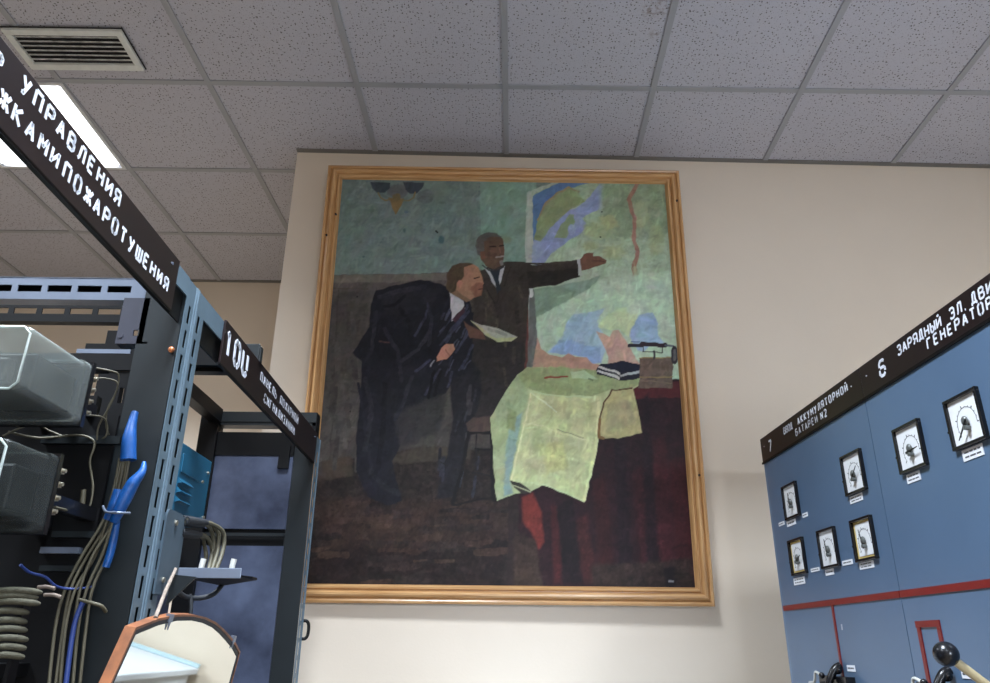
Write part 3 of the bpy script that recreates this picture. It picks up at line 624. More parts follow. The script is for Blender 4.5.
 ('s',[(470,338),(474,250),(477,189)],(30,29,32),8.1,0.08,None),
 ('s',[(333,267),(387,249),(479,239)],(34,33,36),3.8,0.08,None),
 ('s',[(368,173),(443,187),(485,191)],(30,27,28),5.4,0.08,None),
 ('s',[(429,335),(431,250)],(36,34,38),4.3,0.08,None),
 ('p',[(853,456),(1058,477),(1050,-29),(518,-30),(533,183),(560,210),(770,344)],(46,19,28),3.2,0.22,None),
 ('p',[(859,451),(1035,469),(1037,427),(868,421)],(82,22,30),3.2,0.10,None),
 ('p',[(853,252),(892,270),(901,12),(854,12)],(56,18,26),13.5,0.30,None),
 ('p',[(906,321),(946,340),(948,12),(901,12)],(60,18,26),13.5,0.30,None),
 ('p',[(952,275),(1009,294),(1010,13),(948,12)],(60,16,22),13.5,0.30,None),
 ('p',[(743,229),(777,247),(792,12),(751,12)],(58,18,22),13.5,0.30,None),
 ('p',[(805,392),(834,412),(839,12),(803,12)],(36,18,29),13.5,0.30,None),
 ('p',[(695,139),(725,157),(746,12),(707,12)],(66,24,26),13.5,0.30,None),
 ('p',[(885,417),(908,436),(906,12),(875,12)],(38,17,28),13.5,0.30,None),
 ('p',[(645,172),(688,190),(709,12),(658,11)],(32,17,25),13.5,0.30,None),
 ('p',[(552,190),(582,201),(603,161),(610,96),(596,79),(576,117),(555,139)],(112,34,26),10.8,0.20,None),
 ('p',[(629,172),(645,172),(653,11),(634,11)],(70,20,25),10.8,0.20,None),
 ('p',[(517,194),(544,194),(544,53),(529,-10),(513,-10)],(46,34,34),5.4,0.10,None),
 ('p',[(536,117),(589,96),(606,-9),(529,-10)],(58,44,36),13.5,0.30,None),
 ('p',[(732,49),(994,63),(998,-8),(729,-9)],(48,34,31),13.5,0.35,None),
 ('p',[(919,44),(945,46),(946,-8),(920,-9)],(30,22,26),16.2,0.10,None),
 ('s',[(930,17),(940,17)],(130,135,140),3.8,0.08,None),
 ('p',[(467,371),(508,436),(541,478),(570,496),(663,498),(765,490),(880,480),(887,456),(864,446),(807,438),(781,411),(765,368),(761,318),(730,233),(718,182),(675,199),(606,220),(576,203),(533,198),(485,186),(476,291)],(160,178,126),2.2,0.12,None),
 ('p',[(541,476),(569,495),(663,498),(765,490),(880,480),(882,456),(859,448),(805,441),(745,426),(661,425),(600,434),(555,449)],(134,154,102),3.2,0.12,None),
 ('p',[(541,478),(508,436),(468,369),(476,291),(485,187),(533,198),(523,232),(544,319),(572,429)],(146,168,122),3.2,0.12,None),
 ('p',[(522,366),(555,386),(539,305),(520,232),(528,201),(504,194),(511,296)],(118,154,150),8.1,0.10,None),
 ('p',[(516,395),(539,386),(533,338),(511,347)],(128,148,96),6.8,0.10,None),
 ('p',[(578,437),(661,425),(779,426),(765,368),(761,318),(730,233),(718,184),(675,199),(606,220),(520,229),(552,329)],(174,187,132),2.7,0.12,None),
 ('p',[(588,348),(725,330),(698,233),(563,250)],(160,172,124),8.1,0.16,None),
 ('p',[(593,310),(665,320),(680,260),(625,246)],(170,180,114),13.5,0.15,None),
 ('p',[(594,420),(750,411),(743,368),(605,372)],(168,178,124),10.8,0.14,None),
 ('s',[(580,432),(555,334),(525,232)],(196,204,152),5.4,0.08,None),
 ('s',[(767,411),(758,321),(718,188)],(192,204,146),8.6,0.08,None),
 ('s',[(555,357),(605,355),(660,339),(747,316)],(188,196,146),3.8,0.08,None),
 ('s',[(525,230),(606,221),(675,199),(715,186)],(176,196,146),4.3,0.08,None),
 ('s',[(578,434),(649,389)],(184,200,160),3.8,0.08,None),
 ('s',[(649,348),(722,327)],(124,134,104),2.7,0.08,None),
 ('s',[(580,437),(661,427),(759,423)],(168,190,140),4.3,0.08,None),
 ('p',[(778,411),(805,439),(864,447),(875,388),(881,339),(819,330),(762,327),(768,373)],(164,164,108),2.2,0.12,None),
 ('p',[(789,406),(857,421),(865,359),(781,344)],(150,148,108),10.8,0.12,None),
 ('s',[(765,368),(781,411),(806,441),(861,448)],(86,62,36),4.3,0.08,None),
 ('s',[(768,373),(764,328),(775,328)],(120,92,46),8.1,0.08,None),
 ('p',[(520,230),(549,223),(579,204),(555,198),(533,212)],(52,52,44),2.2,0.10,None),
 ('s',[(528,218),(576,203)],(150,160,120),3.2,0.08,None),
 ('s',[(620,471),(682,474)],(134,58,38),5.9,0.05,None),
 ('p',[(691,487),(731,489),(764,469),(696,469)],(158,184,144),3.2,0.10,None),
 ('s',[(741,470),(752,465)],(60,80,60),2.7,0.08,None),
 ('p',[(762,490),(777,507),(845,513),(890,505),(888,471),(834,465),(764,480)],(36,38,54),1.6,0.10,None),
 ('p',[(777,506),(845,512),(890,505),(889,490),(831,486)],(26,32,54),1.4,0.10,None),
 ('p',[(768,497),(776,501),(830,485),(829,479)],(176,182,182),1.1,0.10,None),
 ('p',[(829,480),(887,492),(886,485),(832,476)],(148,158,164),1.1,0.10,None),
 ('p',[(763,487),(768,491),(829,475),(827,468)],(176,182,182),1.1,0.10,None),
 ('p',[(886,520),(983,525),(977,471),(974,449),(878,448),(884,476)],(94,80,70),1.6,0.20,None),
 ('s',[(883,473),(979,475)],(132,116,62),2.7,0.08,None),
 ('s',[(886,521),(980,524)],(136,122,70),3.2,0.08,None),
 ('s',[(884,466),(972,461)],(112,98,78),3.2,0.08,None),
 ('s',[(859,552),(896,552)],(44,44,58),10.8,0.08,None),
 ('s',[(896,556),(962,555)],(52,38,48),13.5,0.08,None),
 ('s',[(899,548),(898,537),(952,536),(953,549)],(60,54,60),3.2,0.08,None),
 ('s',[(928,538),(928,521)],(58,56,62),6.5,0.08,None),
 ('s',[(865,561),(888,561)],(60,84,130),2.7,0.08,None),
 ('s',[(962,554),(985,552)],(70,84,100),5.4,0.08,None),
 ('p',[(1000,530),(998,521),(995,513),(990,508),(986,506),(981,508),(978,513),(976,521),(976,530),(977,539),(980,547),(985,552),(989,554),(994,552),(997,547),(999,539)],(48,46,54),2.2,0.10,None),
 ('p',[(993,530),(992,524),(991,519),(989,516),(986,515),(984,516),(983,519),(982,524),(982,530),(983,536),(984,541),(986,544),(989,545),(991,544),(992,541),(993,536)],(84,86,88),2.2,0.10,None),
 ('p',[(82,383),(82,382),(82,382),(81,381),(80,381),(79,381),(79,382),(78,382),(78,383),(78,384),(78,384),(79,385),(80,385),(81,385),(81,384),(82,384)],(30,30,30),1.6,0.10,None),
 ('p',[(78,669),(78,669),(78,668),(77,667),(76,667),(75,667),(74,668),(74,668),(74,669),(74,670),(74,671),(75,671),(76,671),(77,671),(78,671),(78,670)],(30,30,30),1.6,0.10,None),
 ('p',[(802,913),(802,912),(801,912),(801,911),(800,911),(799,911),(798,912),(797,912),(797,913),(798,914),(798,915),(799,915),(800,915),(801,915),(802,915),(802,914)],(30,30,30),1.6,0.10,None),
 ('p',[(290,77),(290,77),(290,76),(289,76),(288,76),(287,76),(287,76),(286,77),(286,77),(286,78),(287,79),(287,79),(288,79),(289,79),(290,79),(290,78)],(30,30,30),1.6,0.10,None),
 ('p',[(115,530),(115,529),(114,529),(114,528),(113,528),(112,528),(111,529),(111,529),(111,530),(111,531),(111,532),(112,532),(113,532),(114,532),(114,532),(115,531)],(30,30,30),1.6,0.10,None),
 ('p',[(353,138),(353,137),(353,137),(352,136),(351,136),(350,136),(350,137),(349,137),(349,138),(349,139),(350,139),(350,140),(351,140),(352,140),(353,139),(353,139)],(30,30,30),1.6,0.10,None),
 ('p',[(647,166),(647,165),(647,164),(646,164),(645,164),(644,164),(644,164),(643,165),(643,166),(643,166),(644,167),(644,167),(645,167),(646,167),(647,167),(647,166)],(30,30,30),1.6,0.10,None),
 ('p',[(793,842),(793,841),(792,840),(791,840),(791,840),(790,840),(789,840),(788,841),(788,842),(788,843),(789,843),(790,844),(791,844),(792,844),(792,843),(793,843)],(30,30,30),1.6,0.10,None),
]
NX, NY = 440, 490
def paint_canvas():
    rng = np.random.default_rng(3)
    u, vv = np.meshgrid(np.linspace(0, 1000, NX), np.linspace(0, 1000, NY))
    asp = (HH-2*FW)/(W-2*FW)
    def noise(nx, ny):
        g_ = rng.random((ny+2, nx+2)); X = np.linspace(0, nx, NX); Y = np.linspace(0, ny, NY); xi = X.astype(int); yi = Y.astype(int); fx = X-xi; fy = Y-yi
        fx = fx*fx*(3-2*fx); fy = fy*fy*(3-2*fy); fx = fx[None]; fy = fy[:, None]
        a = g_[np.ix_(yi, xi)]; b_ = g_[np.ix_(yi, xi+1)]; c_ = g_[np.ix_(yi+1, xi)]; d_ = g_[np.ix_(yi+1, xi+1)]
        return (a*(1-fx)+b_*fx)*(1-fy)+(c_*(1-fx)+d_*fx)*fy
    n1 = noise(40, 46); n2 = noise(110, 60); n3 = noise(24, 90)
    uu = u+(noise(60, 70)-.5)*4+(noise(14, 16)-.5)*3; ww = vv+(noise(60, 70)-.5)*4+(noise(14, 16)-.5)*3
    br = ((n1-.5)*.6+(n2-.5)*.6+(noise(200, 220)-.5)*1.0+(rng.random((NY, NX))-.5)*.5); br2 = ((n3-.5)*1.2+(noise(90, 200)-.5)*.8)
    hue = np.stack([noise(30, 34)*.6+noise(80, 60)*.4-.5 for _ in range(3)], -1)*.22
    img = np.zeros((NY, NX, 3))
    def segd(px, py, ax, ay, bx, by):
        dx, dy = bx-ax, (by-ay)*asp; L2 = dx*dx+dy*dy+1e-9; t_ = np.clip(((px-ax)*dx+(py-ay)*asp*dy)/L2, 0, 1)
        return np.hypot(px-ax-t_*dx, (py-ay)*asp-t_*dy)
    for kind, pts, c, f, na, c2 in PAINT:
        xs = [p[0] for p in pts]; ys = [p[1] for p in pts]; pad = 3*f+8
        i0 = max(0, int((min(xs)-pad)/1000*(NX-1))); i1 = min(NX, int((max(xs)+pad)/1000*(NX-1))+2); j0 = max(0, int((min(ys)-pad)/1000*(NY-1))); j1 = min(NY, int((max(ys)+pad)/1000*(NY-1))+2)
        if i1 <= i0 or j1 <= j0: continue
        sl = (slice(j0, j1), slice(i0, i1)); px, py = uu[sl], ww[sl]; dist = np.full(px.shape, 1e9)
        m_ = len(pts); closed = kind == 'p'; ins = np.zeros(px.shape, bool)
        for i in range(m_ if closed else m_-1):
            (ax, ay), (bx, by) = pts[i], pts[(i+1) % m_]
            dist = np.minimum(dist, segd(px, py, ax, ay, bx, by))
            if closed and ay != by:
                cr_ = (ay > py) != (by > py); ins ^= cr_ & (px < (bx-ax)*(py-ay)/(by-ay)+ax)
        if closed: sd = np.where(ins, dist, -dist); a = np.clip(.5+sd/(f*1.1), 0, 1)
        else: a = np.clip(.5+(f/2-dist)/2.2, 0, 1)
        a = (a*a*(3-2*a))[..., None]
        col = np.array(lin(c))[None, None]
        if c2 is not None:
            t_ = np.clip((max(ys)-vv[sl])/(max(ys)-min(ys)), 0, 1)[..., None]; col = col*(1-t_)+np.array(lin(c2))[None, None]*t_
        col = col*np.exp(1.6*na*(br[sl]+.6*br2[sl]))[..., None]*np.exp(hue[sl])
        img[sl] = img[sl]*(1-a)+col*a
    # a layer of short visible brush strokes, each picking up the colour under it
    for _ in range(9000):
        cx, cy = rng.integers(3, NX-3), rng.integers(3, NY-3); L_ = rng.uniform(3, 9); wd = rng.uniform(.8, 2.0); an = rng.uniform(-.5, .5)+(1.2 if rng.random() < .6 else 0)
        x0, x1, y0, y1 = max(0, int(cx-L_)), min(NX, int(cx+L_)+1), max(0, int(cy-L_)), min(NY, int(cy+L_)+1)
        yy, xx = np.mgrid[y0:y1, x0:x1]; ca, sa = math.cos(an), math.sin(an)
        d1 = (xx-cx)*ca+(yy-cy)*sa; d2 = -(xx-cx)*sa+(yy-cy)*ca
        base = img[cy, cx]; sub = img[y0:y1, x0:x1]
        near = np.exp(-(np.abs(sub-base).sum(-1)/(.30*base.sum()+.004))**2)       # stays within its own shape
        a = (np.clip(1.3-np.abs(d1)/L_, 0, 1)*np.clip(1.5-np.abs(d2)/wd, 0, 1)*near*.6)[..., None]
        img[y0:y1, x0:x1] = sub*(1-a)+base*math.exp(rng.normal(0, .13))*np.exp(rng.normal(0, .035, 3))*a
    lum = img @ np.array([.3, .59, .11]); img = img*.80+lum[..., None]*np.array([.21, .197, .19]); img = img*((lum+.004)/(lum+.014))[..., None]*1.05; return np.clip(img*PIGMENT*np.array([1.06, .985, .93]), 0, 1)
img = paint_canvas()
w2, h2 = W/2-FW+.006, FW-.006
gx_, gz_ = np.meshgrid(np.linspace(-w2, w2, NX), np.linspace(h2, HH-h2, NY))
co = np.stack([gx_, np.full_like(gx_, .006), gz_], -1).reshape(-1, 3)
idx = np.arange(NX*NY).reshape(NY, NX); q = np.stack([idx[:-1, :-1], idx[:-1, 1:], idx[1:, 1:], idx[1:, :-1]], -1).reshape(-1, 4)
# give the cloth its thickness: one back sheet
nb = NX*NY; back = np.array([[-w2, .012, h2], [w2, .012, h2], [w2, .012, HH-h2], [-w2, .012, HH-h2]])
me = bpy.data.meshes.new('canvas')
me.vertices.add(nb+4); me.vertices.foreach_set('co', np.concatenate([co, back]).ravel())
nf = len(q)+1; me.loops.add(nf*4); me.polygons.add(nf)
me.loops.foreach_set('vertex_index', np.concatenate([q.ravel(), np.array([nb+3, nb+2, nb+1, nb])]).astype(np.int32))
me.polygons.foreach_set('loop_start', np.arange(0, nf*4, 4, dtype=np.int32)); me.update(calc_edges=True); me.validate()
at = me.color_attributes.new('paint', 'FLOAT_COLOR', 'POINT')
rgba = np.ones((nb+4, 4), dtype=np.float32); rgba[:nb, :3] = img.reshape(-1, 3); rgba[nb:, :3] = .3; at.data.foreach_set('color', rgba.ravel())
me.materials.append(MATS['oil_paint']); ob = bpy.data.objects.new('canvas', me); COL.objects.link(ob); ob.parent = pt

# ================================================================== SWITCHBOARD CABINETS (right)
PH = R(.9146); CP = Vector((.9253, 2.5, 0)); CROT = -math.pi/2+PH
dd = Vector((math.sin(PH), -math.cos(PH), 0))
def cabinet(start, wid, label):
    o = empty('switchboard_cabinet', CP+dd*start, label, 'electrical cabinet', rot=(0, 0, CROT))
    b = MB(); b.box((.0005, .004, 0), (wid-.0005, .6, 2.2)); b.build('body', 'cabinet_edge', o)
    return o
def plate(o, name, m, x0, x1, z0, z1, t, y=0, bevel=0): return MB().box((x0, y-t, z0), (x1, y, z1)).build(name, m, o, bevel)
UX, UZ, UN = (1, 0, 0), (0, 0, 1), (0, -1, 0)
def gauge(o, x, z, needle, yellow=False, side=0):
    w_, h_, d_ = .0535, .0515, .015; F = .004
    body = MB(); t_ = .0068
    for a, c in (((-w_, -h_), (w_, -h_+t_)), ((-w_, h_-t_), (w_, h_)), ((-w_, -h_+t_), (-w_+t_, h_-t_)), ((w_-t_, -h_+t_), (w_, h_-t_))): body.box((x+a[0], -d_, z+a[1]), (x+c[0], 0, z+c[1]))
    body.box((x-w_+t_, -.0065, z-h_+t_), (x+w_-t_, 0, z+h_-t_))
    body.cyl((x-w_-.003, -.012, z-.012), (x-w_+.002, -.012, z-.012), .003, 8)
    g_ = body.build('panel_meter', 'black_plastic', o, bevel=.0015)
    if yellow: MB().box((x-w_+t_, F+-.0112, z-h_+t_), (x+w_-t_, F+-.0102, z+h_-t_)).build('backing_card', 'dial_yellow', g_)
    dl = .006 if yellow else 0
    dial = MB().box((x-w_+t_+dl*1.6, F+-.0128, z-h_+t_+dl), (x+w_-t_, F+-.0114, z+h_-t_-dl)).build('dial', 'dial_white', g_)
    s = MB(); cx, cz = x+.002, z-.008
    for i in range(13):                       # scale arc with ticks
        a = R(215-i*18.5); a2 = R(215-(i+1)*18.5); r1 = .032
        p = lambda r_, q: Vector((cx+r_*math.cos(q)*.95, F+-.0130, cz+r_*math.sin(q)))
        if i < 12: s.prism([p(r1, a), p(r1, a2), p(r1+.0011, a2), p(r1+.0011, a)], (0, -.0003, 0))
        L_ = .006 if i % 3 == 0 else .003; dx = Vector((math.sin(a), 0, -math.cos(a)))*(.0011 if i % 3 == 0 else .0006)
        s.prism([p(r1, a)-dx, p(r1, a)+dx, p(r1+L_, a)+dx, p(r1+L_, a)-dx], (0, -.0003, 0))
    s.build('scale_marks', 'ink', g_)
    hb = MB(); hb.ball((cx+.001, F+-.018, cz+.004), .0085, 14, 8, (1, .6, 1.2)); hb.cyl((cx+.004, F+-.024, cz-.010), (cx+.004, F+-.013, cz-.010), .0048, 12); hb.build('hub_cap', 'hub_grey', g_)
    a = R(needle); p0 = Vector((cx+.003, F+-.0215, cz-.004)); dv = Vector((math.cos(a), 0, math.sin(a))); nv = Vector((-dv.z, 0, dv.x))
    nd = MB(); nd.prism([p0-dv*.012+nv*.0028, p0-dv*.012-nv*.0028, p0+dv*.036-nv*.0007, p0+dv*.036+nv*.0007], (0, -.0012, 0)); nd.build('needle', 'needle_black', g_)
    return g_
def label_plate(o, x0, x1, z0, z1, lines=2):
    x0 += .008; x1 += .008
    p = plate(o, 'label_plate', 'paper_label', x0, x1, z0, z1, .0015, -.006)
    m_ = MB(); hh = (z1-z0)/(lines*2+1)
    for i in range(lines):
        zz = z1-hh*(1.1+2*i); x = x0+(x1-x0)*.12; rr = random.Random(int(x0*1e4)+i)
        while x < x1-(x1-x0)*.16:
            l_ = rr.uniform(.12, .3)*(x1-x0); l_ = min(l_, x1-(x1-x0)*.1-x); m_.box((x, -.0079, zz-hh*.7), (x+l_, -.0075, zz)); x += l_+.05*(x1-x0)
    m_.build('print_marks', 'ink', p)
def header(o, x0, x1, texts, worn=False):
    hd = MB(); hd.box((x0, -.0075, 2.130), (x1, .002, 2.2105)); h_ = hd.build('header_sign', 'sign_brown', o, .0015)
    hl = MB(); hl.box((x0, -.011, 2.124), (x1, 0, 2.130)); hl.build('shadow_strip', 'black_iron', h_)  # black strip paints the shadow below the header
    for tx, x, z, hgt, pitch, th, sl, wr in texts:
        l_ = MB(); letters(l_, tx, (x, -.0075, z), UX, UZ, UN, hgt, pitch, th, sl); l_.build('lettering', 'letter_worn' if wr else 'letter_paint', h_)
    for rx in (x0+.03, x1-.05):
        MB().cyl((rx, -.0085, 2.178), (rx, -.006, 2.178), .002, 8).build('rivet', 'letter_worn', h_)
PW = .712
c7 = cabinet(0, PW, 'blue-grey switchboard cabinet numbered 7 beside the painting, with five black meters')
plate(c7, 'front_panel', 'cabinet_blue', .020, PW-.0015, .1, 2.128, .006)
plate(c7, 'edge_strip', 'cabinet_edge', 0, .0175, 0, 2.128, .004)
MB().box((-.003, -.006, 2.138), (0, .03, 2.198)).build('header_tab', 'steel_galv', c7)
header(c7, 0, PW-.0005, [('7', .068, 2.150, .034, .03, 1.0, .12, 0), ('ВВОД', .205, 2.174, .019, .0180, 1.15, 0, 1), ('АККУМУЛЯТОРНОЙ', .315, 2.174, .019, .0240, 1.15, 0, 0), ('БАТАРЕИ', .290, 2.146, .019, .0235, 1.1, 0, 1), ('N2', .468, 2.146, .019, .024, 1.1, 0, 0)])
for x, z, nd, ye in ((.1916, 1.9688, 95, 0), (.6009, 1.9674, 40, 0), (.1844, 1.8058, 20, 1), (.3951, 1.8057, 100, 0), (.5961, 1.8038, 105, 1)): gauge(c7, x, z, nd, ye)
for a in ((.060, .104, 1.910, 1.921, 1), (.124, .191, 1.899, 1.915, 1), (.246, .281, 1.908, 1.920, 1), (.546, .612, 1.896, 1.914, 2), (.118, .198, 1.728, 1.748, 2), (.250, .306, 1.754, 1.764, 1), (.450, .506, 1.753, 1.765, 1), (.342, .392, 1.737, 1.7525, 1), (.539, .610, 1.735, 1.7515, 2)): label_plate(c7, *a)
plate(c7, 'busbar_stripe', 'red_paint', .020, PW-.002, 1.660, 1.675, .0025, -.006)
plate(c7, 'busbar_stripe', 'red_paint', .357, .3665, 1.30, 1.668, .0030, -.006)
plate(c7, 'scrape_mark', 'letter_worn', .394, .400, 1.598, 1.612, .0008, -.006)
def knife_switch(o, x, z):
    s = MB(); s.box((x-.10, -.030, z-.20), (x+.06, -.006, z-.02))
    s.tube(smooth([(x, -.012, z+.006), (x, -.03, z-.006), (x-.005, -.05, z-.05), (x-.01, -.055, z-.11)]), .0095, 12); s.ball((x, -.020, z-.004), .0115)
    k_ = s.build('knife_switch', 'black_plastic', o)
    c_ = MB(); c_.tube(smooth([(x-.035, -.05, z-.02), (x-.07, -.05, z-.012), (x-.085, -.05, z-.035), (x-.13, -.045, z-.04)]), .0035, 8); c_.build('contact_spring', 'peg_white', k_)
    MB().ball((x-.033, -.05, z-.019), .008, 10, 6).build('contact_tip', 'black_plastic', k_)
    j_ = MB(); j_.box((x-.15, -.055, z-.065), (x-.02, -.03, z-.045)); j_.build('jaw', 'black_iron', k_)
knife_switch(c7, .366, 1.506); label_plate(c7, .385, .428, 1.499, 1.514, 1)
c6 = cabinet(PW, 2.4-PW, 'blue-grey switchboard cabinet numbered 6 at the right edge, with two black meters and ball lever')
X6 = lambda x: x-PW
plate(c6, 'front_panel', 'cabinet_blue', .0015, 1.3, .1, 2.128, .006)
header(c6, .0005, 1.5, [('6', X6(.804), 2.154, .036, .03, 1.2, .1, 0), ('ЗАРЯДНЫЙ', X6(.893), 2.175, .021, .0225, 1.2, .1, 0), ('ЭЛ.ДВИГАТЕЛЬ', X6(1.098), 2.175, .021, .0240, 1.2, .1, 0), ('ГЕНЕРАТОРА', X6(1.005), 2.147, .021, .0252, 1.2, .1, 0)])
gauge(c6, X6(.8695), 1.9674, 5); gauge(c6, X6(1.0747), 1.9711, 225)
label_plate(c6, X6(.821), X6(.874), 1.893, 1.913); label_plate(c6, X6(1.03), X6(1.094), 1.895, 1.917)
plate(c6, 'busbar_stripe', 'red_paint', .0015, 1.3, 1.660, 1.675, .0025, -.006)
plate(c6, 'busbar_stripe', 'red_paint', X6(.755), X6(.846), 1.596, 1.609, .003, -.006)
plate(c6, 'busbar_stripe', 'red_paint', X6(.758), X6(.770), 1.30, 1.597, .0028, -.006)
plate(c6, 'busbar_stripe', 'red_paint', X6(.834), X6(.846), 1.505, 1.597, .0028, -.006)
knife_switch(c6, X6(.855), 1.508); label_plate(c6, X6(.878), X6(.915), 1.500, 1.516, 1)
lv = MB(); lv.tube([(X6(1.168), -.006, 1.392), (X6(1.164), -.09, 1.462), (X6(1.160), -.186, 1.541)], .0075, 12); LV = lv.build('lever_rod', 'rod_cream', c6)
LV.name = 'operating_lever'
MB().box((X6(1.168)-.03, -.012, 1.33), (X6(1.168)+.03, -.0055, 1.43)).build('lever_plate', 'black_plastic', LV)
MB().ball((X6(1.159), -.190, 1.545), .0195, 20, 14, (1.08, 1, 1)).build('ball_knob', 'black_plastic', LV)

LOOPS = [((-0.6790, 1.1000, 1.6140), (-0.6270, 1.1250, 1.6150)),
 ((-0.6770, 1.1000, 1.6070), (-0.6310, 1.1250, 1.6080)),
 ((-0.6750, 1.1000, 1.6000), (-0.6260, 1.1250, 1.6000)),
 ((-0.6730, 1.1000, 1.5880), (-0.6390, 1.1250, 1.5880)),
 ((-0.6690, 1.1000, 1.5760), (-0.6390, 1.1250, 1.5760)),
 ((-0.6670, 1.1000, 1.5650), (-0.6360, 1.1250, 1.5650)),
 ((-0.6640, 1.1000, 1.5540), (-0.6320, 1.1250, 1.5530)),
 ((-0.6610, 1.1000, 1.5430), (-0.6320, 1.1250, 1.5420)),
 ((-0.6580, 1.1000, 1.5330), (-0.6320, 1.1250, 1.5310))]
SLEEVES = [[(-0.5970, 1.5000, 1.7750), (-0.5750, 1.5600, 1.7790), (-0.5610, 1.6000, 1.7680), (-0.5570, 1.6100, 1.7460), (-0.5550, 1.6000, 1.7170), (-0.5530, 1.5800, 1.6870)],
 [(-0.5920, 1.5000, 1.7690), (-0.5710, 1.5600, 1.7730), (-0.5700, 1.6000, 1.7620), (-0.5660, 1.6100, 1.7390), (-0.5650, 1.6000, 1.7110), (-0.5590, 1.5800, 1.6870)],
 [(-0.5870, 1.5000, 1.7730), (-0.5650, 1.5600, 1.7770), (-0.5500, 1.6000, 1.7670), (-0.5460, 1.6100, 1.7440), (-0.5450, 1.6000, 1.7150), (-0.5450, 1.5800, 1.6870)],
 [(-0.5950, 1.5000, 1.7500), (-0.5740, 1.5600, 1.7530), (-0.5710, 1.6000, 1.7420), (-0.5670, 1.6100, 1.7200), (-0.5660, 1.6000, 1.6910), (-0.5470, 1.5800, 1.6870)],
 [(-0.5980, 1.5000, 1.7470), (-0.5770, 1.5600, 1.7500), (-0.5830, 1.6000, 1.7390), (-0.5790, 1.6100, 1.7160), (-0.5780, 1.6000, 1.6880), (-0.5590, 1.5800, 1.6870)]]
# ================================================================== RELAY RACKS (left)
XF = -.583
rk1 = empty('relay_rack', (XF, 0.6, 0), 'open steel rack at far left holding clear relay boxes, blue-sleeved cables and longer brown sign', 'equipment rack')
rk2 = empty('relay_rack', (XF, 1.95, 0), 'open steel rack next to the painting, with shorter brown sign and a small tray', 'equipment rack')
O1 = (XF, .6, 0); O2 = (XF, 1.95, 0)
def p1(mb, name, m, parent=None, bevel=0): return mb.build(name, m, parent or rk1, bevel, O1)
def p2(mb, name, m, parent=None, bevel=0): return mb.build(name, m, parent or rk2, bevel, O2)
def slotrow(z0, z1, u0, u1, l=.036, pitch=.05, off=.02):
    out = []; z = z0+off
    while z+l < z1-.01: out.append((u0, u1, z-z0, z+l-z0)); z += pitch
    return out
def post(y0, y1, flange_y, top, depth=.08):
    """channel post: slotted face towards the aisle, slotted flange towards -y"""
    m_ = MB(); wd = y1-y0
    m_.slotted((XF, y0, 0), (0, 1, 0), (0, 0, 1), (-1, 0, 0), wd, top, .0014, slotrow(0, top, wd*.36, wd*.62))
    e = y1-.0036 if flange_y < y1-.02 else y0+.0036
    m_.tube([(XF-.001, e, 0), (XF-.001, e, top)], .0035, 8)
    return m_
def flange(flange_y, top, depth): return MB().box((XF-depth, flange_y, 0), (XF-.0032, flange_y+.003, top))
def slot_backing(y0, y1, top): return MB().box((XF-.010, y0, 0), (XF-.007, y1, top))  # black sheet close behind the slots, standing in for the shaded inside
p1(post(1.318, 1.3625, 1.318, 2.204), 'post', 'steel_blue'); p1(flange(1.318, 2.202, .08), 'post_flange', 'steel_dark'); p1(slot_backing(1.322, 1.362, 2.2), 'slot_shade_sheet', 'black_iron')  # flange steel darkened to carry the shade on the post's side
p1(post(-.16, -.115, -.16, 2.204), 'post', 'steel_blue')
for yy in (-.16, 1.318): p1(MB().box((-1.06, yy, 0), (-1.02, yy+.04, 2.204)), 'post', 'steel_dark')
b = MB(); b.box((XF-.003, -.115, 2.168), (XF, 1.318, 2.206)); b.box((XF-.014, -.115, 2.203), (XF-.003, 1.318, 2.206)); p1(MB().box((XF-.010, 1.20, 2.112), (XF-.007, 1.317, 2.172)), 'void_strip', 'black_iron'); p1(b, 'top_beam', 'steel_blue')  # black strip fills in the shaded void under the beam
p1(MB().box((-1.06, -.12, 2.15), (-1.03, 1.318, 2.204)), 'top_beam', 'steel_dark')
# slotted end beam
b = MB(); L_ = .40
b.slotted((-1.04, 1.322, 2.163), (0, 0, 1), (1, 0, 0), (0, 1, 0), .043, L_, .003, [(.013, .027, .012+i*.0575, .012+i*.0575+.046) for i in range(6)]); b.box((-1.04, 1.322, 2.204), (-.64, 1.352, 2.207)); b.box((-1.04, 1.322, 2.160), (-.64, 1.350, 2.163)); b.box((-.66, 1.322, 2.163), (XF-.08, 1.326, 2.206)); eb = p1(b, 'end_beam', 'steel_galv')
MB().box((-1.04, 1.349, 2.163), (-.64, 1.352, 2.204)).build('slot_backing', 'black_iron', eb, 0, O1)
g_ = MB(); gx0, gx1, gz0, gz1 = -.702, -.652, 2.073, 2.163
g_.slotted((gx0, 1.318, gz0), (1, 0, 0), (0, 0, 1), (0, 1, 0), gx1-gx0, gz1-gz0, .004, [(.030, .041, .012, .024)]); g_.box((gx0, 1.318, gz0-.004), (gx1+.01, 1.345, gz0)); g_.cyl((gx0+.008, 1.3165, gz0+.012), (gx0+.008, 1.3185, gz0+.012), .005, 10); p1(g_, 'gusset_plate', 'steel_mid')
p1(MB().box((-1.02, 1.322, 2.018), (-.66, 1.345, 2.050)), 'cross_rail', 'black_iron')
p1(MB().box((-1.02, 1.322, 1.915), (-.715, 1.340, 1.968)), 'cross_rail', 'black_iron')
u_ = MB(); u_.slotted((-.705, 1.325, .9), (1, 0, 0), (0, 0, 1), (0, 1, 0), .045, 1.15, .004, [(.026, .034, 1.055, 1.085)]); p1(u_, 'upright', 'black_iron')
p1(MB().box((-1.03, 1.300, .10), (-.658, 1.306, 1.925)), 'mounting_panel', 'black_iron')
p1(MB().box((-1.066, -.10, .1), (-1.06, 1.30, 1.93)), 'rear_panel', 'black_iron')
